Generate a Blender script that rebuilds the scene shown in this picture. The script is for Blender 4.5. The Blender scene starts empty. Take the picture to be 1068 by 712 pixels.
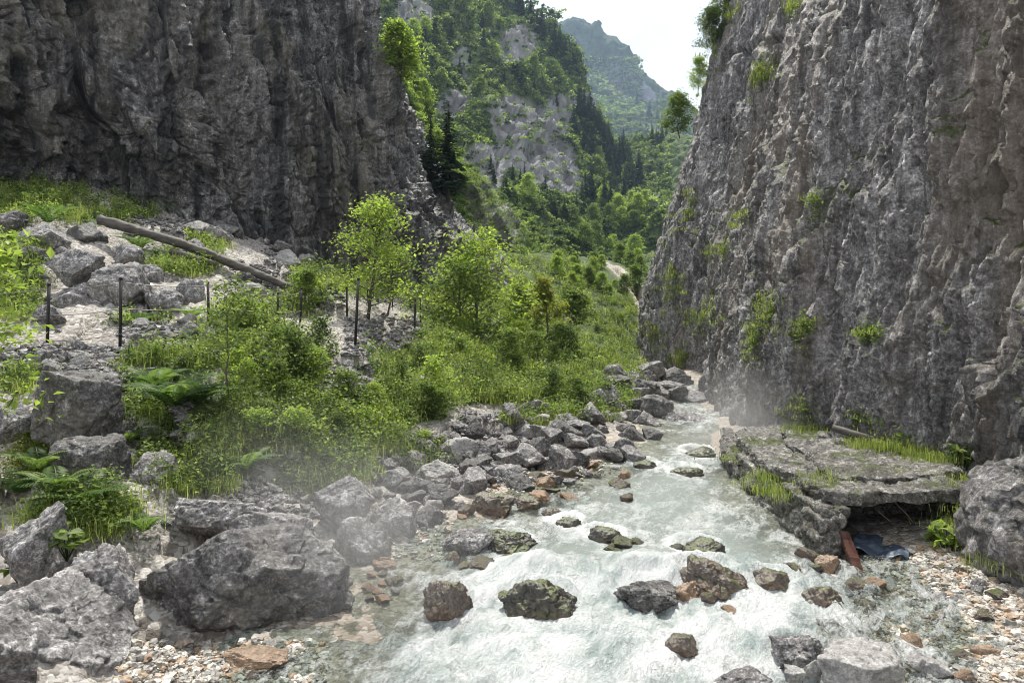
import bpy, math, random
import numpy as np
from mathutils import Vector
random.seed(7); RS = np.random.RandomState(7)
R = math.radians
# ------------------------------------------------------------------ camera, world, sun, exposure
scene = bpy.context.scene
C = scene.collection
CAMZ = 2.2; F = 712.0
cam_d = bpy.data.cameras.new('camera'); cam = bpy.data.objects.new('camera', cam_d); C.objects.link(cam)
cam.location = (0, 0, CAMZ); cam.rotation_euler = (R(90), 0, 0)
cam_d.lens = 24; cam_d.sensor_width = 36; cam_d.clip_start = 0.05; cam_d.clip_end = 6000
scene.camera = cam
SUN_EL, SUN_AZ = 65, -8          # elevation; azimuth measured from +Y towards +X
world = bpy.data.worlds.new("World"); scene.world = world; world.use_nodes = True
nt = world.node_tree; nt.nodes.clear()
def wn(t, **k):
    n = nt.nodes.new(t)
    for a, b in k.items(): setattr(n, a, b)
    return n
sky = wn('ShaderNodeTexSky', sky_type='NISHITA', sun_disc=False, sun_elevation=R(SUN_EL), sun_rotation=R(SUN_AZ))
bg1 = wn('ShaderNodeBackground'); bg1.inputs[1].default_value = 0.12
nt.links.new(sky.outputs[0], bg1.inputs[0])
tcw = wn('ShaderNodeTexCoord'); nzw = wn('ShaderNodeTexNoise'); nzw.inputs['Scale'].default_value = 2.2; nzw.inputs['Detail'].default_value = 5
nt.links.new(tcw.outputs['Generated'], nzw.inputs['Vector'])
rmw = wn('ShaderNodeValToRGB'); rmw.color_ramp.elements[0].position = .38; rmw.color_ramp.elements[0].color = (.60, .625, .66, 1)
rmw.color_ramp.elements[1].position = .62; rmw.color_ramp.elements[1].color = (.92, .93, .94, 1)
nt.links.new(nzw.outputs[0], rmw.inputs[0])
bg2 = wn('ShaderNodeBackground'); bg2.inputs[1].default_value = 0.98
nt.links.new(rmw.outputs[0], bg2.inputs[0])
mxw = wn('ShaderNodeMixShader'); mxw.inputs[0].default_value = .9
nt.links.new(bg1.outputs[0], mxw.inputs[1]); nt.links.new(bg2.outputs[0], mxw.inputs[2])
ow = wn('ShaderNodeOutputWorld'); nt.links.new(mxw.outputs[0], ow.inputs[0])
sun_d = bpy.data.lights.new('sun', 'SUN'); sun_d.energy = 4.4; sun_d.angle = R(3.0); sun_d.color = (1, .95, .86)
sun = bpy.data.objects.new('sun', sun_d); C.objects.link(sun)
sd = Vector((math.cos(R(SUN_EL))*math.sin(R(SUN_AZ)), math.cos(R(SUN_EL))*math.cos(R(SUN_AZ)), math.sin(R(SUN_EL))))
sun.rotation_euler = sd.to_track_quat('Z', 'Y').to_euler(); sun.location = (0, 0, 60)
vs = scene.view_settings; vs.view_transform = 'Standard'; vs.look = 'None'; vs.gamma = 1; vs.exposure = 0.68; vs.use_curve_mapping = False
scene.cycles.max_bounces = 6; scene.cycles.transparent_max_bounces = 12; scene.cycles.volume_bounces = 0
scene.cycles.use_denoising = True; scene.cycles.pixel_filter_type = 'BLACKMAN_HARRIS'; scene.cycles.filter_width = 1.0; scene.render.filter_size = 1.0

# ------------------------------------------------------------------ numpy noise
_perm = np.random.RandomState(3).permutation(4096).astype(np.int64)
_perm = np.concatenate([_perm, _perm])
_rv = np.random.RandomState(5).rand(4096)
_rvec = np.random.RandomState(6).randn(4096, 3); _rvec /= np.linalg.norm(_rvec, axis=1)[:, None]
def _h(i, j, k, s):
    return _perm[_perm[_perm[(i + s*131) & 4095] + (j & 4095) & 4095] + (k & 4095) & 4095]
def vnoise(P, s=0):
    P = np.asarray(P, float); I = np.floor(P).astype(np.int64); f = P - I; u = f*f*(3-2*f)
    out = 0
    for a in (0, 1):
        wa = u[:, 0] if a else 1-u[:, 0]
        for b in (0, 1):
            wb = u[:, 1] if b else 1-u[:, 1]
            for c in (0, 1):
                wc = u[:, 2] if c else 1-u[:, 2]
                out = out + wa*wb*wc*_rv[_h(I[:, 0]+a, I[:, 1]+b, I[:, 2]+c, s)]
    return out*2-1
def fbm(P, oct=4, s=0, gain=.5, lac=2.03):
    P = np.asarray(P, float); a = 1; o = 0; n = 0
    for k in range(oct):
        o = o + a*vnoise(P + k*7.3, s+k); n += a; a *= gain; P = P*lac
    return o/n
def ridged(P, oct=4, s=0, gain=.55, lac=2.03):
    P = np.asarray(P, float); a = 1; o = 0; n = 0
    for k in range(oct):
        o = o + a*(1-2*np.abs(vnoise(P + k*5.1, s+k))); n += a; a *= gain; P = P*lac
    return o/n
def facet(P, s=0, tilt=1.0):
    """chipped planar facets: nearest jittered cell, random level plus random tilt"""
    P = np.asarray(P, float); I = np.floor(P).astype(np.int64)
    best = np.full(len(P), 9e9); bi = np.zeros(len(P), np.int64); bd = np.zeros((len(P), 3))
    for a in (-1, 0, 1):
        for b in (-1, 0, 1):
            for c in (-1, 0, 1):
                h = _h(I[:, 0]+a, I[:, 1]+b, I[:, 2]+c, s)
                q = np.stack([I[:, 0]+a+_rv[h], I[:, 1]+b+_rv[(h*7+11) & 4095], I[:, 2]+c+_rv[(h*13+5) & 4095]], 1)
                d = P-q; dd = (d*d).sum(1); m = dd < best
                best[m] = dd[m]; bi[m] = h[m]; bd[m] = d[m]
    return (_rv[(bi*3+1) & 4095]*2-1)*.5 + tilt*(bd*_rvec[bi]).sum(1)
def cracks(P, s, w=.05):
    return np.exp(-(vnoise(P, s)/w)**2)*(.4+.6*sstep(-.3, .3, vnoise(P*.7+9, s+1)))
def sstep(a, b, x):
    t = np.clip((x-a)/(b-a), 0, 1); return t*t*(3-2*t)

# ------------------------------------------------------------------ mesh / object helpers
def mesh(name, V, Fs, mat=None, smooth=True, attrs=None, uv=None):
    """Fs: (N,3) or (N,4) int array (or list of such arrays)"""
    me = bpy.data.meshes.new(name)
    if not isinstance(Fs, list): Fs = [Fs]
    V = np.asarray(V, np.float32); me.vertices.add(len(V)); me.vertices.foreach_set('co', V.ravel())
    loops = np.concatenate([f.ravel() for f in Fs]).astype(np.int32)
    tot = np.concatenate([np.full(len(f), f.shape[1]) for f in Fs]).astype(np.int32)
    st = np.concatenate([[0], np.cumsum(tot)[:-1]]).astype(np.int32)
    me.loops.add(len(loops)); me.loops.foreach_set('vertex_index', loops)
    me.polygons.add(len(tot)); me.polygons.foreach_set('loop_start', st); me.polygons.foreach_set('loop_total', tot)
    me.update(calc_edges=True)
    me.polygons.foreach_set('use_smooth', np.full(len(tot), smooth))
    for k, a in (attrs or {}).items():
        at_ = me.attributes.new(k, 'FLOAT', 'POINT'); at_.data.foreach_set('value', np.asarray(a, np.float32))
    if uv is not None:
        l = me.uv_layers.new(name='UVMap'); l.data.foreach_set('uv', np.asarray(uv, np.float32)[loops].ravel())
    me.validate()
    if mat: me.materials.append(mat)
    return me
def obj(name, me, parent=None, loc=None, label=None, cat=None, group=None, kind=None):
    o = bpy.data.objects.new(name, me); C.objects.link(o)
    if parent: o.parent = parent
    if loc is not None: o.location = loc
    tag(o, label, cat, group, kind); return o
def tag(o, label=None, cat=None, group=None, kind=None):
    if label: o['label'] = label
    if cat: o['category'] = cat
    if group: o['group'] = group
    if kind: o['kind'] = kind
def copy_tree(o, parent=None):
    c = o.copy(); C.objects.link(c); c.parent = parent
    for ch in list(o.children): copy_tree(ch, c)
    return c
def at(px, py, Y): return np.array([(px-534)/F*Y, Y, CAMZ-(py-356)/F*Y])
def grid_faces(nr, nc):
    a = np.arange(nr*nc).reshape(nr, nc)
    return np.stack([a[:-1, :-1], a[:-1, 1:], a[1:, 1:], a[1:, :-1]], -1).reshape(-1, 4)
_ico = {}
def ico(n):
    if n in _ico: return _ico[n]
    t = (1+5**.5)/2
    V = [(-1, t, 0), (1, t, 0), (-1, -t, 0), (1, -t, 0), (0, -1, t), (0, 1, t), (0, -1, -t), (0, 1, -t), (t, 0, -1), (t, 0, 1), (-t, 0, -1), (-t, 0, 1)]
    Fa = [(0, 11, 5), (0, 5, 1), (0, 1, 7), (0, 7, 10), (0, 10, 11), (1, 5, 9), (5, 11, 4), (11, 10, 2), (10, 7, 6), (7, 1, 8), (3, 9, 4), (3, 4, 2), (3, 2, 6), (3, 6, 8), (3, 8, 9), (4, 9, 5), (2, 4, 11), (6, 2, 10), (8, 6, 7), (9, 8, 1)]
    V = np.array(V, float); V /= np.linalg.norm(V, axis=1)[:, None]; Fa = np.array(Fa)
    for _ in range(n):
        e = np.sort(np.concatenate([Fa[:, [0, 1]], Fa[:, [1, 2]], Fa[:, [2, 0]]]), 1)
        u, inv = np.unique(e, axis=0, return_inverse=True); inv = inv.ravel()
        m = V[u].sum(1); m /= np.linalg.norm(m, axis=1)[:, None]; b = len(V); V = np.concatenate([V, m])
        k = len(Fa); ab, bc, ca = inv[:k]+b, inv[k:2*k]+b, inv[2*k:]+b
        Fa = np.concatenate([np.stack([Fa[:, 0], ab, ca], 1), np.stack([Fa[:, 1], bc, ab], 1), np.stack([Fa[:, 2], ca, bc], 1), np.stack([ab, bc, ca], 1)])
    _ico[n] = (V, Fa); return _ico[n]
def tube(pts, rad, n=6):
    pts = np.asarray(pts, float); rad = np.broadcast_to(rad, len(pts)); V = []
    for i, p in enumerate(pts):
        d = pts[min(i+1, len(pts)-1)]-pts[max(i-1, 0)]; d = d/(np.linalg.norm(d)+1e-9)
        a = np.cross(d, (0, 0, 1) if abs(d[2]) < .9 else (1, 0, 0)); a /= np.linalg.norm(a); b = np.cross(d, a)
        for k in range(n):
            t = 2*math.pi*k/n; V.append(p+rad[i]*(a*math.cos(t)+b*math.sin(t)))
    Fq = []
    for i in range(len(pts)-1):
        for k in range(n):
            Fq.append((i*n+k, i*n+(k+1) % n, (i+1)*n+(k+1) % n, (i+1)*n+k))
    m = len(pts)
    # caps (fan with centre)
    V.append(pts[0]); V.append(pts[-1]); c0, c1 = len(V)-2, len(V)-1
    for k in range(n):
        Fq.append((c0, (k+1) % n, k, c0)); Fq.append((c1, (m-1)*n+k, (m-1)*n+(k+1) % n, c1))
    q = [f for f in Fq if len(set(f)) == 4]; t3 = [f[:3] for f in Fq if len(set(f)) == 3]
    return np.array(V), np.array(q), np.array(t3)
class MB:
    def __init__(s): s.V = []; s.Q = []; s.T = []; s.n = 0
    def add(s, V, Q=None, T=None):
        if Q is not None and len(Q): s.Q.append(np.asarray(Q)+s.n)
        if T is not None and len(T): s.T.append(np.asarray(T)+s.n)
        s.V.append(np.asarray(V)); s.n += len(V)
    def tube(s, pts, rad, n=6): s.add(*tube(pts, rad, n))
    def build(s, name, mat, parent=None, smooth=True, **k):
        fs = []
        if s.Q: fs.append(np.concatenate(s.Q))
        if s.T: fs.append(np.concatenate(s.T))
        return obj(name, mesh(name, np.concatenate(s.V), fs, mat, smooth), parent, **k)

# ------------------------------------------------------------------ materials
def newmat(name):
    m = bpy.data.materials.new(name); m.use_nodes = True; m.node_tree.nodes.clear(); return m
class NT:
    def __init__(s, m): s.t = m.node_tree; s.o = s.n('ShaderNodeOutputMaterial')
    def n(s, ty, ins=None, **k):
        x = s.t.nodes.new(ty)
        for a, b in k.items(): setattr(x, a, b)
        for a, b in (ins or {}).items():
            if isinstance(b, bpy.types.NodeSocket): s.t.links.new(b, x.inputs[a])
            else: x.inputs[a].default_value = b
        return x
    def l(s, a, b): s.t.links.new(a, b)
    def co(s, scale=(1, 1, 1), rot=(0, 0, 0), out='Object'):
        tc = s.n('ShaderNodeTexCoord'); mp = s.n('ShaderNodeMapping', {'Vector': tc.outputs[out], 'Scale': scale, 'Rotation': rot}); return mp.outputs[0]
    def noise(s, vec, scale, detail=6, rough=.6, dist=0):
        return s.n('ShaderNodeTexNoise', {'Vector': vec, 'Scale': scale, 'Detail': detail, 'Roughness': rough, 'Distortion': dist}).outputs[0]
    def ramp(s, fac, stops, interp='LINEAR'):
        r = s.n('ShaderNodeValToRGB', {'Fac': fac}); cr = r.color_ramp; cr.interpolation = interp
        while len(cr.elements) < len(stops): cr.elements.new(.5)
        for e, (p, c) in zip(cr.elements, stops):
            e.position = p; e.color = (c, c, c, 1) if not isinstance(c, tuple) else (*c, 1)
        return r.outputs[0]
    def mix(s, f, a, b, mode='MIX'):
        x = s.n('ShaderNodeMix', data_type='RGBA', blend_type=mode)
        for i, v in ((0, f), (6, a), (7, b)):
            if isinstance(v, bpy.types.NodeSocket): s.l(v, x.inputs[i])
            else: x.inputs[i].default_value = v if i == 0 else (*v, 1)
        return x.outputs[2]
    def math(s, op, a, b=0.0, clamp=False):
        x = s.n('ShaderNodeMath', operation=op, use_clamp=clamp)
        for i, v in ((0, a), (1, b)):
            if isinstance(v, bpy.types.NodeSocket): s.l(v, x.inputs[i])
            else: x.inputs[i].default_value = v
        return x.outputs[0]
    def bump(s, h, strength=.5, dist=.02, normal=None):
        ins = {'Height': h, 'Strength': strength, 'Distance': dist}
        if normal: ins['Normal'] = normal
        return s.n('ShaderNodeBump', ins).outputs[0]
    def attr(s, name): return s.n('ShaderNodeAttribute', attribute_name=name).outputs['Fac']

def rock_mat(name, dark=(.05, .05, .055), mid=(.17, .165, .165), light=(.36, .35, .34), tint=None, tint_amt=.5, moss=0.0, moss_scale=1.5,
             scale=1.0, stretch=(1, 1, 1), rot=(0, 0, 0), rough=.75, spec=.4, streak=0, bump=.6, bdist=.03, crisp=False, moss_any=False):
    m = newmat(name); t = NT(m)
    v = t.co(stretch, rot); v0 = t.co()
    n1 = t.noise(v, 1.3*scale, 8, .62, .3)
    n2 = t.noise(v0, 9*scale, 6, .7)
    n3 = t.noise(v0, 45*scale, 3, .7)
    base = t.ramp(n1, [(.28, dark), (.47, mid), (.62, mid), (.8, light)])
    f2 = t.ramp(n2, [(.25, .45), (.5, .95), (.75, 1.55)])
    col = t.mix(1.0, base, f2, 'MULTIPLY')
    sp = t.ramp(n3, [(.3, .6), (.5, 1.0), (.68, 1.5)])
    col = t.mix(.8, col, sp, 'MULTIPLY')
    if crisp:
        nm = t.noise(v, 4.5*scale, 9, .72, .8); col = t.mix(.85, col, t.ramp(nm, [(.36, .25), (.45, .72), (.54, 1.15), (.64, 2.1)]), 'MULTIPLY')
        nf = t.noise(v0, 22*scale, 8, .78, .6); col = t.mix(.85, col, t.ramp(nf, [(.38, .28), (.47, .8), (.53, 1.15), (.62, 2.2)]), 'MULTIPLY')
    if tint:
        n4 = t.noise(v, .55*scale, 5, .6, .5)
        f4 = t.ramp(n4, [(.48, 0.0), (.66, 1.0)])
        col = t.mix(t.math('MULTIPLY', f4, tint_amt), col, tint)
        col = t.mix(.35, col, f2, 'MULTIPLY')
    if streak:
        n5 = t.noise(t.co((stretch[0]*2.2, stretch[1]*2.2, stretch[2]*.6), rot), 1.1*scale, 6, .65, .2)
        f5 = t.ramp(n5, [(.50, 0.0), (.6, 1.0)])
        col = t.mix(t.math('MULTIPLY', f5, streak), col, (.022, .022, .024))
    if moss:
        g = t.n('ShaderNodeNewGeometry'); sx = t.n('ShaderNodeSeparateXYZ', {'Vector': g.outputs['Normal']})
        n6 = t.noise(v0, moss_scale, 8, .68, .4)
        up = t.math('MULTIPLY', sx.outputs['Z'], .16 if moss_any else .35)
        mm = t.ramp(t.math('ADD', n6, up), [(.86-moss*.4, 0.0), (.93-moss*.4, 1.0)])
        mc = t.ramp(t.noise(v0, 20, 4, .7), [(.3, (.03, .04, .01)), (.5, (.07, .09, .022)), (.7, (.15, .17, .04))])
        col = t.mix(mm, col, mc)
    hb = t.math('ADD', t.noise(v, 5*scale, 9, .66, .3), t.math('MULTIPLY', t.noise(v0, 30*scale, 6, .75), .35 if not crisp else .6))
    cr = t.n('ShaderNodeTexVoronoi', {'Vector': t.co(tuple(a*1.0 for a in stretch), (rot[0]+.3, rot[1]+.2, rot[2])), 'Scale': 3.1*scale}, feature='DISTANCE_TO_EDGE')
    crr = t.ramp(cr.outputs['Distance'], [(0.0, 0.0), (.06, 1.0)])
    hb = t.math('ADD', hb, t.math('MULTIPLY', crr, .12))
    nb = t.bump(hb, bump, bdist)
    rr = t.ramp(n2, [(.3, rough-.2), (.7, min(rough+.12, 1))])
    p = t.n('ShaderNodeBsdfPrincipled', {'Base Color': col, 'Roughness': rr, 'Specular IOR Level': spec, 'Normal': nb})
    t.l(p.outputs[0], t.o.inputs[0]); return m
M = {}
M['cliff_right'] = rock_mat('fluted_grey_rock', (.10, .098, .10), (.285, .275, .275), (.54, .52, .51), tint=(.30, .24, .18), tint_amt=.6, moss=.30, moss_scale=.6, scale=.75, stretch=(1, 1, .11), rot=(0, R(-12), 0), rough=.6, spec=.4, streak=.4, bump=1.0, bdist=.13, crisp=True)
M['cliff_left'] = rock_mat('dark_cliff_rock', (.045, .045, .046), (.23, .225, .22), (.60, .58, .56), tint=(.28, .255, .20), tint_amt=.6, moss=.02, moss_scale=.5, scale=.6, stretch=(1, 1, .3), rot=(0, R(20), 0), rough=.5, spec=.6, streak=.85, bump=1.0, bdist=.2, crisp=True)
M['rock'] = rock_mat('grey_limestone', (.05, .048, .048), (.205, .197, .195), (.50, .48, .47), tint=(.22, .2, .17), tint_amt=.4, moss=.0, scale=1.5, crisp=True)
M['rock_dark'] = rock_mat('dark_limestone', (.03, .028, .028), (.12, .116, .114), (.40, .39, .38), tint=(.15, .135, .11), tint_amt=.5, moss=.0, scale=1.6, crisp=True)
M['rock_moss'] = rock_mat('mossy_wet_rock', (.02, .018, .014), (.065, .06, .05), (.20, .19, .17), tint=(.13, .08, .04), tint_amt=.6, moss=.31, moss_scale=2.5, scale=2.2, rough=.4, spec=.6)
M['rock_brown'] = rock_mat('brown_wet_rock', (.03, .024, .02), (.13, .105, .085), (.36, .32, .28), tint=(.25, .125, .06), tint_amt=.6, moss=.22, moss_scale=3, scale=2.5, rough=.4, spec=.6)
M['rock_orange'] = rock_mat('orange_wet_rock', (.08, .05, .03), (.26, .18, .12), (.50, .43, .35), tint=(.36, .19, .08), tint_amt=.8, scale=3, rough=.4, spec=.6)
M['rock_pale'] = rock_mat('pale_limestone', (.16, .155, .15), (.33, .32, .31), (.55, .54, .53), tint=(.36, .33, .28), tint_amt=.4, scale=2.5)
M['masonry'] = rock_mat('weathered_ledge_rock', (.06, .056, .052), (.215, .205, .19), (.46, .44, .41), tint=(.13, .125, .08), tint_amt=.4, moss=.015, moss_scale=1.6, scale=1.7, bump=1.0, bdist=.05, crisp=True)
M['hill'] = rock_mat('hill_rock', (.08, .08, .085), (.26, .25, .26), (.46, .44, .45), scale=.05, moss=0, bump=1.0, bdist=1.5)

def ground_mat(name, pal, veg=None, scale=1.0, bd=.03):
    m = newmat(name); t = NT(m); v = t.co()
    vo = t.n('ShaderNodeTexVoronoi', {'Vector': t.co(), 'Scale': 14*scale, 'Randomness': 1.0})
    vo2 = t.n('ShaderNodeTexVoronoi', {'Vector': t.co(), 'Scale': 34*scale})
    sx = t.n('ShaderNodeSeparateXYZ', {'Vector': vo.outputs['Color']}); sx2 = t.n('ShaderNodeSeparateXYZ', {'Vector': vo2.outputs['Color']})
    c1 = t.ramp(sx.outputs[0], pal); c2 = t.ramp(sx2.outputs[1], pal)
    col = t.mix(t.ramp(t.noise(v, 6*scale, 4), [(.45, 0.0), (.55, 1.0)]), c1, c2)
    col = t.mix(.9, col, t.ramp(t.noise(v, 1.2*scale, 6), [(.3, .6), (.5, 1.0), (.7, 1.2)]), 'MULTIPLY')
    if veg:
        a = t.attr('veg'); f = t.math('ADD', a, t.math('MULTIPLY', t.math('SUBTRACT', t.noise(v, 3.0, 9, .75), .5), 3.2))
        vc = t.ramp(t.noise(v, 9, 6, .7), [(.3, (.02, .03, .008)), (.5, (.05, .08, .015)), (.7, (.10, .14, .03))])
        col = t.mix(t.ramp(f, [(.40, 0.0), (.75, 1.0)]), col, vc)
    wet = t.attr('wet')
    col = t.mix(t.math('MULTIPLY', wet, .6), col, t.mix(.5, t.mix(1.0, col, (.85, .66, .46), 'MULTIPLY'), (.36, .27, .17)))
    h = t.math('ADD', t.math('MULTIPLY', vo.outputs['Distance'], -1.0), t.math('MULTIPLY', vo2.outputs['Distance'], -.5))
    nb = t.bump(t.math('ADD', h, t.noise(v, 30*scale, 5, .7)), .8, bd)
    p = t.n('ShaderNodeBsdfPrincipled', {'Base Color': col, 'Roughness': t.math('SUBTRACT', .9, t.math('MULTIPLY', wet, .5)), 'Normal': nb})
    t.l(p.outputs[0], t.o.inputs[0]); return m
M['ground'] = ground_mat('gravel_and_soil', [(.0, (.13, .115, .10)), (.3, (.26, .235, .205)), (.6, (.37, .345, .315)), (.85, (.46, .435, .41)), (1.0, (.55, .53, .50))], veg=True)

def leaf_mat(name, c0, c1, c2, trans=.5, rough=.5):
    m = newmat(name); t = NT(m); a = t.attr('tint')
    col = t.ramp(a, [(0, c0), (.5, c1), (1, c2)])
    d = t.n('ShaderNodeBsdfPrincipled', {'Base Color': col, 'Roughness': rough, 'Specular IOR Level': .25})
    tr = t.n('ShaderNodeBsdfTranslucent', {'Color': t.mix(1.0, col, (1.4, 1.5, .8), 'MULTIPLY')})
    mx = t.n('ShaderNodeMixShader', {0: trans, 1: d.outputs[0], 2: tr.outputs[0]})
    t.l(mx.outputs[0], t.o.inputs[0]); return m
M['leaf'] = leaf_mat('green_leaves', (.04, .065, .022), (.13, .18, .055), (.30, .37, .13))
M['leaf_bright'] = leaf_mat('bright_young_leaves', (.11, .16, .04), (.26, .34, .08), (.46, .54, .17))
M['leaf_dark'] = leaf_mat('dark_leaves', (.03, .05, .018), (.08, .12, .04), (.17, .22, .07))
M['fern'] = leaf_mat('fern_fronds', (.04, .08, .025), (.09, .15, .045), (.19, .26, .08))
M['grass'] = leaf_mat('grass_blades', (.09, .13, .04), (.23, .28, .08), (.44, .48, .19))
M['needle'] = leaf_mat('spruce_needles', (.012, .03, .014), (.028, .055, .022), (.05, .085, .03), trans=.15)
M['rusty_leaf'] = leaf_mat('yellowing_leaves', (.10, .13, .03), (.23, .25, .06), (.36, .33, .10))
M['moss'] = leaf_mat('moss_cushion', (.05, .07, .008), (.13, .16, .015), (.26, .28, .03), trans=.2)
def plain(name, c, rough=.7, metal=0, bump=None, var=.4, stretch=(1, 1, 1), sc=8):
    m = newmat(name); t = NT(m); v = t.co(stretch); n = t.noise(v, sc, 7, .65)
    col = t.mix(1.0, c, t.ramp(n, [(.25, 1-var), (.75, 1+var)]), 'MULTIPLY')
    p = t.n('ShaderNodeBsdfPrincipled', {'Base Color': col, 'Roughness': rough, 'Metallic': metal, 'Normal': t.bump(n, .5, .01)})
    t.l(p.outputs[0], t.o.inputs[0]); return m
M['bark'] = plain('bark', (.09, .075, .06), stretch=(1, 1, .2), sc=20)
M['log'] = plain('weathered_log', (.075, .066, .056), stretch=(.5, 1.5, 2.5), sc=9, var=.8)
M['iron'] = plain('dark_iron', (.03, .028, .028), .6, .6)
M['wire'] = plain('dull_wire', (.22, .21, .2), .5, .7)
M['tarp'] = plain('blue_grey_tarp', (.055, .075, .11), .45, sc=12)
M['rust_wood'] = plain('reddish_wet_wood', (.08, .035, .025), .4, stretch=(1, 1, 1), sc=16, var=.7)
M['stick'] = plain('pale_dead_stick', (.30, .25, .19), .8, sc=15)

# ------------------------------------------------------------------ stream and terrain
LE = np.array([(0, -1.5), (3, -1.5), (4.3, -1.35), (4.9, -1.15), (6, -1.05), (7.06, -.65), (9, .45), (10.7, 1.65), (13.4, 2.75), (16, 3.6), (22, 5.05), (28, 6.0), (40, 8.5)])
RE = np.array([(0, 1.0), (3, 1.3), (4, 2.6), (4.7, 3.1), (5.5, 3.7), (6.2, 3.6), (7, 3.2), (7.7, 2.98), (9.5, 3.1), (11.5, 3.6), (16, 4.7), (22, 5.75), (28, 6.8), (40, 9.2)])
FEa = np.array([(0, 1.0), (3, 1.3), (4, 1.6), (4.7, 2.0), (5.5, 2.6), (6.2, 2.9), (7.7, 2.95), (9.5, 3.1), (11.5, 3.6), (16, 4.7), (22, 5.75), (28, 6.8), (40, 9.2)])
def fedge(Y): return np.interp(Y, FEa[:, 0], FEa[:, 1])
def zw(Y): return .038*Y - .11 + .07*sstep(5.5, 6.3, Y)
def ledge(Y): return np.interp(Y, LE[:, 0], LE[:, 1])
def redge(Y): return np.interp(Y, RE[:, 0], RE[:, 1])
ctl = []
for Y in (0, 2, 3, 4.3, 4.9, 6, 7.06, 9, 10.7, 13.4, 16, 19, 22, 28, 34, 40):
    ctl.append((ledge(Y), Y, float(zw(Y))+.0)); ctl.append((redge(Y), Y, float(zw(Y))+.0))
    ctl.append(((ledge(Y)+redge(Y))/2, Y, float(zw(Y))-.1))
for px, py, Y in [(200, 690, 4.5), (200, 540, 6.4), (0, 612, 5), (100, 520, 6.1), (0, 500, 6.2), (130, 460, 7.2), (50, 375, 9), (250, 400, 9), (180, 358, 10.5), (300, 480, 7.9), (400, 440, 9.5), (370, 365, 11), (450, 400, 12), (500, 450, 10.8),
                  (440, 345, 20), (560, 420, 14), (560, 350, 20), (620, 400, 17), (640, 372, 25), (650, 335, 36), (350, 300, 17), (250, 312, 14), (150, 292, 13), (0, 300, 12), (0, 215, 16), (100, 228, 16), (200, 255, 17.5), (300, 280, 20),
                  (60, 185, 20), (-200, 600, 5), (-200, 400, 8), (-300, 250, 13), (-300, 170, 18), (400, 540, 7.2), (450, 500, 8.4), (540, 470, 10.6), (330, 560, 6.6), (500, 300, 30), (430, 290, 28), (600, 300, 45), (560, 280, 45), (690, 320, 45), (660, 280, 60), (600, 270, 60), (740, 300, 60), (500, 260, 60), (400, 230, 45)]:
    ctl.append(tuple(at(px, py, Y)[[0, 1, 2]]))
for x, y, z in [(3.9, 5.0, .17), (4.2, 4.4, .25), (4.3, 5.8, .24), (3.1, 4.2, .12), (2.9, 3.6, .12), (5, 3, .6), (4.3, 7.0, .27), (4.6, 8, .32), (3.8, 8, .30), (3.7, 7.1, .25), (4.8, 12, .9), (6, 16, 1.0), (8, 24, 1.4), (10, 34, 2.5), (4, 1, .5), (-3, 1.5, .6), (-5, 3, 1.2), (12, 45, 4)]:
    ctl.append((x, y, z))
ctl = np.array(ctl)
def _rbf_fit(P, z, sm=.05):
    d = np.linalg.norm(P[:, None]-P[None], axis=2); n = len(P)
    A = np.zeros((n+3, n+3)); A[:n, :n] = -d - sm*np.eye(n); A[:n, n] = 1; A[n, :n] = 1; A[:n, n+1:] = P; A[n+1:, :n] = P.T
    return np.linalg.solve(A, np.concatenate([z, [0, 0, 0]]))
_w = _rbf_fit(ctl[:, :2], ctl[:, 2])
def rbf(X, Y):
    Q = np.stack([X, Y], 1); out = np.full(len(Q), _w[-3]) + Q@_w[-2:]
    for i in range(len(ctl)):
        out -= _w[i]*np.hypot(Q[:, 0]-ctl[i, 0], Q[:, 1]-ctl[i, 1])
    return out
def ground(X, Y):
    X = np.atleast_1d(np.asarray(X, float)); Y = np.atleast_1d(np.asarray(Y, float))
    z = rbf(X, Y); P = np.stack([X, Y, z*0], 1)
    din = np.minimum(X-ledge(Y), redge(Y)-X)
    out = sstep(0, 1.5, -din)
    a = .25+.75*out
    far = np.clip(Y/12, .6, 3)
    z = z + a*(.26*far*fbm(P*.6/far[:, None], 4, 11) + .24*facet(P*.8+fbm(P*1.5, 2, 5)[:, None]*.3+[0, 0, .5], 4, .8)*out + .035*facet(P*4+[0, 0, .5], 8, .9) + .02*fbm(P*7, 3, 2))
    bed = zw(Y) - .03 - .17*sstep(-.2, .9, fedge(Y)-X)*sstep(.1, 1.5, X-ledge(Y)) - (.02+.05*sstep(0, 1, fedge(Y)-X))*fbm(P*2, 3, 9)
    m = sstep(-.05, .55, din)
    z = z*(1-m) + bed*m
    # gravel beach on the right
    return z
# terrain grid: fan-shaped tessellation
nr, nc = 520, 620
yy = 1.2*np.exp(np.linspace(0, math.log(75/1.2), nr)); tt = np.linspace(-1.25, 1.0, nc)
YY, TT = np.meshgrid(yy, tt, indexing='ij'); XX = TT*(YY+.8)
TX, TY = XX.ravel(), YY.ravel(); TZ = ground(TX, TY)

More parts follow.
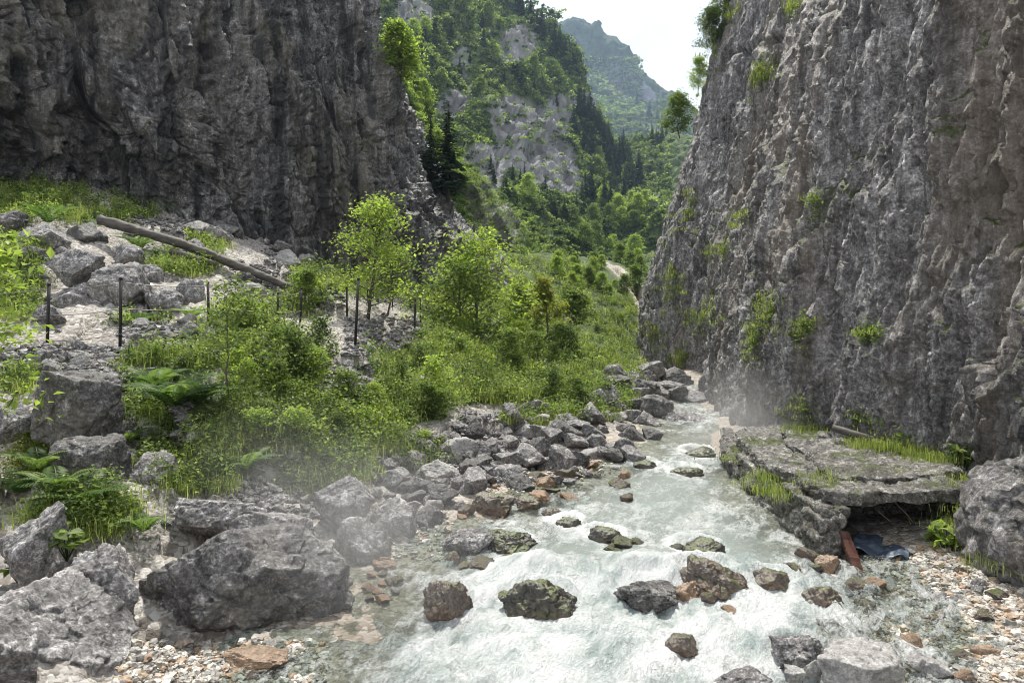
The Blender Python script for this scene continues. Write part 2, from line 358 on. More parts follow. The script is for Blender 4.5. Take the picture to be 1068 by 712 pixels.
# blobs of vegetation on the slope, measured as picture positions of the green patches
VEG = [(180, 405, 55, 45), (250, 440, 75, 60), (340, 430, 70, 60), (250, 350, 45, 35), (420, 440, 50, 35), (85, 540, 48, 22), (110, 590, 22, 14), (300, 390, 60, 40), (210, 480, 60, 35), (330, 490, 50, 25),
       (500, 380, 75, 50), (560, 400, 75, 45), (600, 360, 70, 60), (480, 330, 60, 40), (640, 350, 45, 40), (560, 310, 60, 50), (30, 205, 60, 28), (120, 225, 70, 14), (190, 268, 50, 22), (320, 305, 40, 25),
       (150, 340, 30, 16), (20, 290, 28, 45), (390, 290, 50, 22), (620, 420, 40, 20), (400, 385, 50, 18), (20, 400, 18, 14), (460, 415, 40, 22), (440, 470, 40, 22), (650, 395, 20, 15)]
BARE = [(185, 352, 55, 14), (60, 375, 60, 12), (400, 350, 36, 18), (470, 455, 60, 14), (510, 430, 55, 8), (330, 250, 40, 8), (200, 235, 70, 8), (370, 405, 25, 12)]
TPX = 534+F*TX/TY; TPY = 356-F*(TZ-CAMZ)/TY
veg = np.zeros(len(TX))
for cx, cy, rx, ry in VEG: veg = np.maximum(veg, 1.2-((TPX-cx)/rx)**2-((TPY-cy)/ry)**2)
for cx, cy, rx, ry in BARE: veg = np.minimum(veg, np.maximum(0, ((TPX-cx)/rx)**2+((TPY-cy)/ry)**2-.6))
veg = np.clip(veg, 0, 1); veg[TY > 26] = 1
veg[np.minimum(TX-ledge(TY), redge(TY)-TX) > -.35] = 0
din = np.minimum(TX-ledge(TY), redge(TY)-TX)
wet = sstep(-.9, -.1, din)*(.6+.4*fbm(np.stack([TX, TY, TX*0], 1)*1.5, 2, 3)); wet = np.clip(wet, 0, 1)
obj('ground', mesh('ground', np.stack([TX, TY, TZ], 1), grid_faces(nr, nc), M['ground'], attrs={'veg': veg, 'wet': wet}), kind='structure')

# ------------------------------------------------------------------ screen depth buffer of the ground sheets, only used to find where a point of the slope lies
ZB_W, ZB_H, ZOX, ZOY = 1500, 1000, 200, 150
ZB = np.full((ZB_H, ZB_W), 9e9); ZI = np.zeros((ZB_H, ZB_W), int); SHEETS = []
def zsplat(P, sid, r=1):
    m = P[:, 1] > .5; P = P[m]
    px = np.round(534+F*P[:, 0]/P[:, 1]+ZOX).astype(int); py = np.round(356-F*(P[:, 2]-CAMZ)/P[:, 1]+ZOY).astype(int)
    o = np.argsort(-P[:, 1]); px, py, Y = px[o], py[o], P[o, 1]
    for dx in range(-r, r+1):
        for dy in range(-r, r+1):
            x, y = px+dx, py+dy; k = (x >= 0) & (x < ZB_W) & (y >= 0) & (y < ZB_H); x, y, yv = x[k], y[k], Y[k]
            b = ZB[y, x]; c = yv < b
            # far-to-near order so the last write is the nearest
            ZB[y[c], x[c]] = yv[c]; ZI[y[c], x[c]] = sid
zsplat(np.stack([TX, TY, TZ], 1), 1)

# ------------------------------------------------------------------ cliffs and hills: control nets -> smooth sheets -> displaced
def catmull(Pc, n, axis):
    Pc = np.moveaxis(Pc, axis, 0); k = len(Pc); u = np.linspace(0, k-1, n) if isinstance(n, int) else n; i = np.clip(np.floor(u).astype(int), 0, k-2); t = (u-i)[(...,)+(None,)*(Pc.ndim-1)]
    g = lambda j: Pc[np.clip(j, 0, k-1)]
    p0, p1, p2, p3 = g(i-1), g(i), g(i+1), g(i+2)
    out = .5*((2*p1)+(-p0+p2)*t+(2*p0-5*p1+4*p2-p3)*t*t+(-p0+3*p1-3*p2+p3)*t**3)
    return np.moveaxis(out, 0, axis)
def sheet(rows, nr, nc, ctl_fn=None):
    G = np.array(rows, float); P = catmull(catmull(G, nr, 0), nc, 1)
    du = np.gradient(P, axis=1); dv = np.gradient(P, axis=0); N = np.cross(du, dv); N /= np.linalg.norm(N, axis=2)[..., None]+1e-9
    return P.reshape(-1, 3), N.reshape(-1, 3)
def blur(d, nr, nc, r):
    d = d.reshape(nr, nc).copy()
    for _ in range(2):
        for ax_ in (0, 1):
            p = np.pad(d, [(r, r) if a == ax_ else (0, 0) for a in (0, 1)], mode='edge'); c = np.cumsum(p, axis=ax_)
            c = np.concatenate([np.zeros_like(np.take(c, [0], ax_)), c], ax_); n = d.shape[ax_]; k = 2*r+1
            d = (np.take(c, range(k, k+n), ax_)-np.take(c, range(0, n), ax_))/k
    return d.ravel()
def pxrow(r): return [at(*p) for p in r]

# right cliff: base line (x, Y) and lean profile
RB = [(6.5, -3, .10), (5.2, 1.5, .10), (4.75, 4.6, .12), (4.85, 6.2, .14), (5.1, 7.6, .15), (4.75, 9.5, .17), (4.3, 11.8, .2), (4.8, 15, .22), (5.25, 18, .24), (7.4, 21.5, .2), (6.3, 24.5, .22), (5.75, 27.5, .24), (6.1, 31, .26), (7.4, 37, .3), (12, 44, .3), (20, 50, .3)]
rows = []
for h in (-.6, .1, .22, .4, .62, 1.0, 1.5):
    row = []
    for x, y, ln in RB:
        H = 4+.56*max(y, 2); z0 = .2+.04*max(y, 0); z = z0 + h*H if h > 0 else z0+h*3
        zz = max(z-z0, 0)
        cur = ln*zz*min(1.0, .25+zz/(.5*H))
        if h > .9: cur += (h-.9)*H*.15
        row.append((x+cur, y+.0*zz, z))
    rows.append(row)
NR, NC = 560, 1000
uc = np.concatenate([np.linspace(0, 1.5, 60, endpoint=False), np.linspace(1.5, 12.5, 900, endpoint=False), np.linspace(12.5, 15, 40)])
P, N = sheet(rows, NR, uc)
ax = np.array([.25, 0, 1.0]); ax /= np.linalg.norm(ax)
al = P@ax; S = P - al[:, None]*ax + (al*.09)[:, None]*ax      # stretched along the fluting
S2 = P - al[:, None]*ax + (al*.4)[:, None]*ax
Wp = np.stack([fbm(P*.7, 2, 11), fbm(P*.7, 2, 12), fbm(P*.7, 2, 13)], 1)*.35
dfar = np.clip(P[:, 1]/14, .6, 1.6)
Wp *= .5
disp = .40*fbm(S*.4, 3, 21)*dfar + .20*ridged((S+Wp*.6)*1.1, 4, 31, .65)
disp = disp + blur(.16*facet((S2+Wp)*.8, 41, .8), NR, NC, 2) + blur(.09*facet((S2+Wp)*2.0, 42, 1.0), NR, NC, 1) + .15*ridged((S+Wp*.3)*2.8, 4, 52, .65) + .075*ridged((S+Wp*.2)*[6, 6, 5], 3, 56)
disp = disp + .06*facet(S2*4.2, 43, 1.0) + .045*facet(S2*9, 47, 1.1) + .05*ridged((S2+Wp)*[5, 5, 5], 3, 51)
Sc = P - al[:, None]*ax + (al*.3)[:, None]*ax
disp = disp - .26*cracks((Sc+Wp)*.55, 601, .035) - .14*cracks((Sc+Wp)*1.3, 605, .045) - .07*cracks(Sc*3+Wp, 609, .06)
disp = disp*np.clip((P[:, 2]+.8)/1.5, .3, 1)
Nr = N if (N[:, 0].mean() < 0) else -N
P = P+Nr*disp[:, None]
RCL = P
obj('cliff_right', mesh('cliff_right', P, grid_faces(NR, NC), M['cliff_right']), kind='structure')
zsplat(P, 2)

# left cliff: control net in picture position and distance, bottom row first
Lrows = [
    [(-500, 300, 13), (-200, 260, 15), (0, 250, 17.5), (80, 260, 19.5), (170, 290, 20.5), (260, 320, 22), (340, 330, 24), (400, 340, 26), (455, 340, 29), (520, 330, 36), (545, 315, 46), (540, 300, 60)],
    [(-500, 150, 13.5), (-200, 155, 15), (0, 165, 17.8), (80, 190, 20), (170, 212, 21), (260, 240, 22.5), (335, 255, 24.5), (400, 262, 26), (460, 285, 29), (512, 290, 36), (530, 290, 46), (520, 280, 60)],
    [(-500, 60, 13.2), (-200, 60, 14.6), (0, 80, 17.5), (80, 110, 19.3), (170, 130, 20), (260, 150, 22.8), (330, 165, 24.6), (385, 180, 26), (420, 195, 29), (456, 228, 36), (474, 245, 46), (466, 250, 60)],
    [(-500, -60, 14), (-200, -60, 15), (0, -40, 17.8), (80, 0, 20), (170, 20, 21), (260, 50, 23.5), (320, 60, 25.3), (370, 80, 26.6), (393, 100, 29.5), (422, 150, 36), (432, 180, 46), (425, 190, 60)],
    [(-500, -220, 15), (-200, -220, 16), (0, -180, 18.5), (80, -150, 21), (170, -110, 23), (250, -70, 25), (300, -50, 26), (340, -30, 27.5), (352, 0, 30), (372, 50, 36), (384, 90, 46), (376, 120, 60)],
    [(-500, -420, 17), (-200, -420, 18), (0, -330, 21), (60, -300, 24), (150, -250, 26), (220, -200, 28), (260, -160, 30), (300, -120, 31), (300, -90, 33), (322, -40, 38), (330, 0, 48), (322, 40, 60)]]
NR, NC = 560, 900
ur = np.concatenate([np.linspace(0, 1, 60, endpoint=False), np.linspace(1, 4, 440, endpoint=False), np.linspace(4, 5, 60)])
uc = np.concatenate([np.linspace(0, 1.6, 80, endpoint=False), np.linspace(1.6, 9.3, 740, endpoint=False), np.linspace(9.3, 11, 80)])
P, N = sheet([pxrow(r) for r in Lrows], ur, uc)
if N[:, 1].mean() > 0: N = -N
ax = np.array([-.45, 0, 1.0]); ax /= np.linalg.norm(ax)
al = P@ax; S = P - al[:, None]*ax + (al*.2)[:, None]*ax
k = P[:, 1]/20
Wp = np.stack([fbm(P*.35, 2, 11), fbm(P*.35, 2, 12), fbm(P*.35, 2, 13)], 1)*.7
disp = 1.1*fbm(S*.28, 4, 61) + blur(.75*facet((S+Wp)*.42, 63, .8), NR, NC, 7) + .45*ridged((S+Wp)*.6, 4, 65) + blur(.34*facet((S+Wp)*1.1, 67, .9), NR, NC, 3)
disp = disp + blur(.2*facet((S+Wp)*2.4, 69, 1.0), NR, NC, 1) + .09*facet(P*5, 71, 1.1) + .10*ridged((S+Wp)*2.2, 4, 72)
disp = disp - .6*cracks((S+Wp)*.45, 611, .04) - .35*cracks((S+Wp)*.9, 613, .05) - .16*cracks(P*1.4+Wp, 615, .08) + .10*facet(P*2.6+Wp, 617, 1.1)
P = P+N*disp[:, None]
obj('cliff_left', mesh('cliff_left', P, grid_faces(NR, NC), M['cliff_left']), kind='structure')
zsplat(P, 3)

def hill_mat(name, rockc, greenc, sc, greenth=.5, bd=1.0):
    m = newmat(name); t = NT(m); v = t.co(); vv = t.co((1, 1, .5), (0, R(-20), 0))
    n1 = t.noise(vv, sc*6, 9, .68, .4); rock = t.ramp(n1, [(.3, tuple(c*.3 for c in rockc)), (.46, rockc), (.6, tuple(min(c*1.4, .6) for c in rockc)), (.75, tuple(min(c*1.8, .7) for c in rockc))])
    n2 = t.noise(v, sc*10, 8, .7); gr = t.ramp(n2, [(.3, tuple(c*.35 for c in greenc)), (.5, greenc), (.7, tuple(c*1.7 for c in greenc))])
    f = t.ramp(t.math('ADD', t.attr('green'), t.math('MULTIPLY', t.math('SUBTRACT', t.noise(v, sc*5, 9, .7), .5), 1.3)), [(.42, 0.0), (.56, 1.0)])
    col = t.mix(f, rock, gr)
    p = t.n('ShaderNodeBsdfPrincipled', {'Base Color': col, 'Roughness': .9, 'Specular IOR Level': .2, 'Normal': t.bump(t.noise(vv, sc*16, 8, .7), .9, bd)})
    t.l(p.outputs[0], t.o.inputs[0]); return m
M['hill'] = hill_mat('wooded_mountain_side', (.225, .222, .22), (.11, .15, .06), .02, bd=1.6)
M['spur'] = hill_mat('rocky_spur', (.24, .235, .235), (.11, .17, .04), .08, bd=.6)
M['peak'] = hill_mat('far_mountain', (.22, .215, .24), (.05, .075, .035), .006, bd=7)
def green_field(P, blobs, base=.75):
    px = 534+F*P[:, 0]/P[:, 1]; py = 356-F*(P[:, 2]-CAMZ)/P[:, 1]; g = np.full(len(P), base)
    for cx, cy, rx, ry, rot, v in blobs:
        c, s = math.cos(R(rot)), math.sin(R(rot)); dx, dy = px-cx, py-cy; u = (dx*c+dy*s)/rx; w = (-dx*s+dy*c)/ry
        k = np.clip(1.4-(u*u+w*w), 0, 1); g = g*(1-k)+v*k
    return g
# spur behind the left cliff
Srows = [
    [(330, 420, 40), (430, 400, 40), (520, 380, 42), (590, 360, 46), (600, 350, 60)],
    [(330, 300, 42), (430, 300, 42), (500, 300, 44), (556, 300, 50), (580, 300, 65)],
    [(330, 180, 46), (430, 230, 46), (480, 240, 48), (530, 240, 55), (545, 250, 70)],
    [(330, 60, 50), (420, 150, 50), (462, 175, 52), (497, 193, 60), (510, 210, 75)],
    [(320, -60, 54), (385, 50, 55), (432, 118, 58), (470, 165, 66), (480, 190, 85)],
    [(290, -120, 60), (340, -30, 62), (385, 40, 66), (420, 110, 76), (430, 150, 95)]]
NR, NC = 240, 260
P, N = sheet([pxrow(r) for r in Srows], NR, NC)
if N[:, 1].mean() > 0: N = -N
P = P+N*(2.0*fbm(P*.09, 4, 81)+1.3*facet(P*.22, 83, .8)+.6*facet(P*.6, 85, .9)+.3*facet(P*1.6, 87, 1))[:, None]
g = green_field(P, [(515, 245, 35, 45, 40, .25), (500, 200, 22, 30, 40, .35), (440, 240, 40, 40, 0, .3)], .9)
obj('rocky_spur', mesh('rocky_spur', P, grid_faces(NR, NC), M['spur'], attrs={'green': g}), kind='structure')
zsplat(P, 4)
# wooded mountain side
Hrows = [
    [(200, 420, 62), (430, 400, 66), (530, 360, 70), (600, 340, 78), (660, 335, 90), (760, 330, 95)],
    [(200, 330, 75), (430, 310, 80), (530, 292, 84), (600, 290, 95), (650, 290, 110), (760, 280, 110)],
    [(200, 200, 100), (430, 205, 110), (520, 205, 120), (590, 222, 140), (645, 235, 160), (780, 220, 150)],
    [(200, 60, 140), (420, 60, 150), (510, 115, 160), (592, 160, 180), (650, 196, 220), (800, 180, 200)],
    [(200, -100, 190), (420, -60, 200), (512, 15, 210), (580, 78, 220), (640, 152, 260), (800, 150, 240)],
    [(200, -160, 220), (430, -110, 230), (545, 8, 238), (603, 92, 248), (655, 172, 290), (800, 130, 270)],
    [(180, -100, 300), (430, -40, 310), (540, 70, 310), (600, 140, 320), (650, 200, 360), (800, 190, 330)]]
NR, NC = 420, 420
P, N = sheet([pxrow(r) for r in Hrows], NR, NC)
if N[:, 1].mean() > 0: N = -N
P = P+N*(7*fbm(P*.022, 5, 91)+blur(4.0*facet(P*.05, 93, .8), NR, NC, 2)+2.0*facet(P*.16+fbm(P*.1, 3, 5)[:, None], 95, .9)+1.2*ridged(P*[.3, .3, .12], 4, 96)+.8*facet(P*.5, 97, 1))[:, None]
HB = [(575, 130, 20, 40, 30, .25), (470, 110, 16, 24, 50, .4), (610, 110, 14, 20, 40, .35), (556, 150, 62, 34, 48, .12), (505, 175, 30, 22, 60, .2), (590, 185, 24, 16, 40, .25), (432, 14, 22, 22, 20, .2), (540, 45, 20, 26, 60, .3), (480, 60, 14, 18, 40, .45), (660, 60, 20, 20, 0, .3)]
g = green_field(P, HB, .70)
obj('mountain_side', mesh('mountain_side', P, grid_faces(NR, NC), M['hill'], attrs={'green': g}), kind='structure')
zsplat(P, 5); HP, HG = P.copy(), g.copy()
# far peak
Prows = [
    [(480, 300, 420), (560, 290, 420), (620, 280, 420), (680, 280, 430), (740, 270, 440), (900, 280, 440)],
    [(480, 180, 520), (560, 190, 520), (620, 200, 520), (680, 195, 520), (740, 190, 520), (900, 200, 520)],
    [(480, 130, 700), (560, 130, 700), (620, 140, 700), (675, 150, 690), (740, 160, 650), (900, 170, 600)],
    [(500, 80, 900), (565, 70, 880), (610, 75, 860), (655, 100, 840), (705, 130, 800), (900, 160, 700)],
    [(520, 60, 980), (570, 36, 960), (604, 24, 940), (647, 52, 920), (700, 94, 880), (800, 150, 800)],
    [(520, 120, 1150), (572, 110, 1130), (602, 110, 1110), (650, 130, 1100), (697, 150, 1050), (900, 180, 1000)]]
NR, NC = 300, 300
P, N = sheet([pxrow(r) for r in Prows], NR, NC)
if N[:, 1].mean() > 0: N = -N
P = P+N*(12*fbm(P*.008, 5, 101)+blur(9*facet(P*.014, 103, .8), NR, NC, 5)+7*facet(P*.035, 105, .9)+3*facet(P*.1, 107, 1))[:, None]
g = green_field(P, [(655, 90, 40, 20, 45, .25), (602, 50, 30, 16, 30, .6), (680, 125, 24, 16, 40, .3)], .85)
obj('mountain_peak', mesh('mountain_peak', P, grid_faces(NR, NC), M['peak'], attrs={'green': g}), kind='structure')
zsplat(P, 6)
# flat land sheet to the horizon under everything
s_ = 3000; obj('terrain', mesh('terrain', [(-s_, -40, -3), (s_, -40, -3), (s_, 3000, -3), (-s_, 3000, -3)], np.array([[0, 1, 2, 3]]), M['ground']), kind='structure')

def hit(px, py, sid=None):
    """world point of the ground seen at picture position (px, py)"""
    x, y = int(round(px))+ZOX, int(round(py))+ZOY
    for r in (0, 1, 2, 3, 5, 8):
        b = ZB[y-r:y+r+1, x-r:x+r+1]; i = ZI[y-r:y+r+1, x-r:x+r+1]
        ok = (b < 9e8) if sid is None else ((b < 9e8) & (i == sid))
        if ok.any(): Y = b[ok].min(); return at(px, py, Y), int(i[ok][np.argmin(b[ok])])
    return None, 0

# ------------------------------------------------------------------ water
wy = 1.5*np.exp(np.linspace(0, math.log(40/1.5), 620)); wu = np.linspace(-.12, 1.12, 260)
WY, WU = np.meshgrid(wy, wu, indexing='ij'); Lw, Rw = ledge(WY)-.25, redge(WY)+.25
WX = Lw+(Rw-Lw)*WU; WY, WX, WU = WY.ravel(), WX.ravel(), WU.ravel()
sflow = np.stack([WX*1.6, WY*.75, WX*0], 1)
warp = np.stack([fbm(sflow*.8, 3, 201), fbm(sflow*.8, 3, 203), WX*0], 1)
turb = .35+.65*np.clip(sstep(6.7, 5.6, WY)+.5*sstep(7, 8, WY)*sstep(11, 9, WY)*.0+sstep(12, 15, WY)+.5*sstep(6.5, 7.3, WY)*sstep(9.5, 7.5, WY), 0, 1)
hgt = turb*(.05*facet(sflow*2.2+warp*1.5, 206, .8)*0 + .04*fbm(sflow*[5, 9, 1]+warp*2, 3, 211) + .02*ridged(np.stack([WX*14, WY*11, WX*0], 1)+warp*3, 2, 213) + .055*fbm(sflow*1.6+warp, 4, 205) + .04*ridged(sflow*2.6+warp*1.5, 4, 207, .6) + .018*ridged(sflow*7+warp*2, 3, 209, .6))
# ridges of water piled up against and falling off the row of boulders
RKW = [(555, 622, 6.1, .35, .13), (675, 618, 6.1, .4, .11), (470, 640, 5.7, .3, .08), (745, 612, 6.2, .3, .07)]
foamx = np.zeros(len(WX))
for px, py, Y, r, h in RKW:
    x = (px-534)/F*Y; d2 = ((WX-x)/r)**2+((WY-Y)/(r*.7))**2
    hgt += h*np.exp(-d2)
    tail = np.exp(-((WX-x)/(r*1.3))**2)*sstep(Y+.2, Y-.3, WY)*sstep(Y-2.0, Y-.3, WY); foamx += tail*.5
for px, pb, w in [(467, 645, 50), (519, 576, 60), (560, 645, 82), (631, 564, 36), (592, 550, 28), (575, 540, 20), (513, 536, 46), (731, 580, 50), (745, 624, 72), (677, 630, 74), (719, 626, 36), (806, 614, 40), (858, 632, 42), (863, 595, 24), (709, 678, 32), (838, 698, 60), (716, 496, 34), (729, 476, 30), (672, 489, 26)]:
    Y = 5.0
    for _ in range(30): Y = (CAMZ-float(zw(Y)))*F/(pb-5-356)
    r = w/F*Y*.5; x = (px-534)/F*Y; Yc = Y+r*.6; d = np.hypot(WX-x, (WY-Yc)/.9)/r
    hgt += .055*np.exp(-((d-1.15)/.22)**2)*sstep(-.3, .6, (WY-Yc)/r)*min(1, r/.2) - .03*np.exp(-(((WX-x)/r)**2+((WY-Yc+1.6*r)/r)**2))
    foamx += .7*np.exp(-((d-1.1)/.3)**2) + .5*np.exp(-((WX-x)/r)**2)*sstep(Yc-.3*r, Yc-r, WY)*sstep(Yc-6*r, Yc-2*r, WY)
WZ = zw(WY)+hgt
foam = np.clip(.02 + .50*sstep(6.6, 5.9, WY)*sstep(2.0, 3.8, WY) + .20*sstep(6.4, 7.0, WY)*sstep(9.4, 8, WY) + .45*sstep(12, 15, WY) + foamx + .35*sstep(9.5, 10.5, WY)*sstep(12, 10.5, WY), 0, 1)
edge = np.minimum(WX-ledge(WY), fedge(WY)-WX)
foam = np.clip(foam + .9*(hgt-.02)/.1*.25, 0, 1)*(.38+.62*sstep(-.4, .6, edge))*(.25+.75*sstep(.1, 1.2, WX-ledge(WY)))*sstep(-.2, .2, WX-ledge(WY))
m = newmat('rushing_stream_water'); t = NT(m)
uvn = t.n('ShaderNodeUVMap'); mp = t.n('ShaderNodeMapping', {'Vector': uvn.outputs[0], 'Scale': (1, 1, 1)}).outputs[0]
na = t.noise(mp, 1.8, 9, .7, .7); nb_ = t.noise(mp, 7, 8, .74, .5); ncf = t.noise(mp, 30, 4, .7, .5)
fo = t.attr('foam')
ff = t.math('ADD', t.math('ADD', t.math('MULTIPLY', na, .9), t.math('MULTIPLY', nb_, .75)), t.math('MULTIPLY', ncf, .45))
ff = t.math('ADD', ff, t.math('MULTIPLY', fo, .46))
fm = t.ramp(ff, [(1.08/1.6, 0.0), (1.19/1.6, .45), (1.38/1.6, 1.0)])
# ramp input is 0..1: scale down
m.node_tree.links.new(t.math('DIVIDE', ff, 1.6), fm.node.inputs[0])
hh = t.math('ADD', t.math('MULTIPLY', nb_, .6), t.math('MULTIPLY', ncf, .7))
bmp = t.bump(hh, 1.0, .06)
fcol = t.ramp(t.mix(.5, t.noise(mp, 3.2, 9, .75, 1.0), t.noise(mp, .9, 4, .6, .6)), [(.40, (.32, .38, .37)), (.47, (.55, .59, .58)), (.54, (.70, .715, .715)), (.63, (.83, .83, .83))])
foamc = t.n('ShaderNodeBsdfPrincipled', {'Base Color': fcol, 'Roughness': .7, 'Specular IOR Level': .3, 'Normal': bmp})
clear = t.n('ShaderNodeBsdfTransparent', {'Color': (.86, .93, .90, 1)})
milky = t.n('ShaderNodeBsdfDiffuse', {'Color': (.44, .49, .46, 1), 'Normal': bmp})
gls = t.n('ShaderNodeBsdfGlossy', {'Color': (1, 1, 1, 1), 'Roughness': .12, 'Normal': bmp})
dp = t.attr('deep')
body = t.n('ShaderNodeMixShader', {0: t.math('MULTIPLY', dp, .75), 1: clear.outputs[0], 2: milky.outputs[0]})
fr = t.n('ShaderNodeFresnel', {'IOR': 1.33, 'Normal': bmp})
wsh = t.n('ShaderNodeMixShader', {0: t.math('MULTIPLY', fr.outputs[0], .55, True), 1: body.outputs[0], 2: gls.outputs[0]})
out = t.n('ShaderNodeMixShader', {0: fm, 1: wsh.outputs[0], 2: foamc.outputs[0]})
t.l(out.outputs[0], t.o.inputs[0]); M['water'] = m
deep = sstep(-.05, .9, fedge(WY)-WX)*sstep(.2, 1.5, WX-ledge(WY))
obj('stream_water', mesh('stream_water', np.stack([WX, WY, WZ], 1), grid_faces(620, 260), M['water'], attrs={'foam': foam, 'deep': deep}, uv=np.stack([(WX-.35*WY)*1.5, WY*.95], 1)), kind='structure')

# ------------------------------------------------------------------ rocks
def rock_verts(seed, size, sub, nplanes=15, sharp=.26, rough=1.0, rotz=None):
    rs = np.random.RandomState(seed); D, Fa = ico(sub)
    n = rs.randn(nplanes, 3); n /= np.linalg.norm(n, axis=1)[:, None]; d = 1-sharp*rs.rand(nplanes)*1.4
    dots = D@n.T; rr = np.where(dots > .05, d/np.maximum(dots, .05), 9).min(1); rr = np.minimum(rr, 1.12)
    P = D*rr[:, None]
    off = rs.rand(3)*50
    P = P*(1 + rough*(.10*fbm(P*1.3+off, 3, 1) + .07*facet(P*2.6+off, 3, .9)+.035*facet(P*6+off, 5, 1.0) + .03*fbm(P*9+off, 3, 6) - .05*cracks(P*1.6+off+fbm(P*3+off, 2, 8)[:, None]*.3, 9, .06)-.02*cracks(P*4+off, 12, .09)))[:, None]
    mn, mx = P.min(0), P.max(0); P = (P-(mn+mx)/2)/((mx-mn)/2)
    return P*np.asarray(size)/2, Fa
def rock(box, Y, mat, label, seed, name='boulder', depth=None, tilt=0, group=None, sub=None, sink=.12, nplanes=15, sharp=.3, rough=1.0, cat=None):
    x0, y0, x1, y1 = box; w = (x1-x0)/F*Y; h = (y1-y0)/F*Y; d = depth or w*.85
    wide = max(x1-x0, y1-y0); s = sub or (6 if wide > 110 else 5 if wide > 45 else 4 if wide > 18 else 3)
    V, Fa = rock_verts(seed, (w, d, h*(1+sink)), s, nplanes, sharp, rough)
    if tilt:
        c, q = math.cos(R(tilt)), math.sin(R(tilt)); V = np.stack([V[:, 0]*c-V[:, 2]*q, V[:, 1], V[:, 0]*q+V[:, 2]*c], 1)
    c = at((x0+x1)/2, (y0+y1)/2, Y+.25*d); c[2] -= h*sink/2
    return obj(name, mesh(name, V, Fa, M[mat]), None, loc=c, label=label, cat=cat or ('boulder' if name == 'boulder' else 'rock'), group=group)
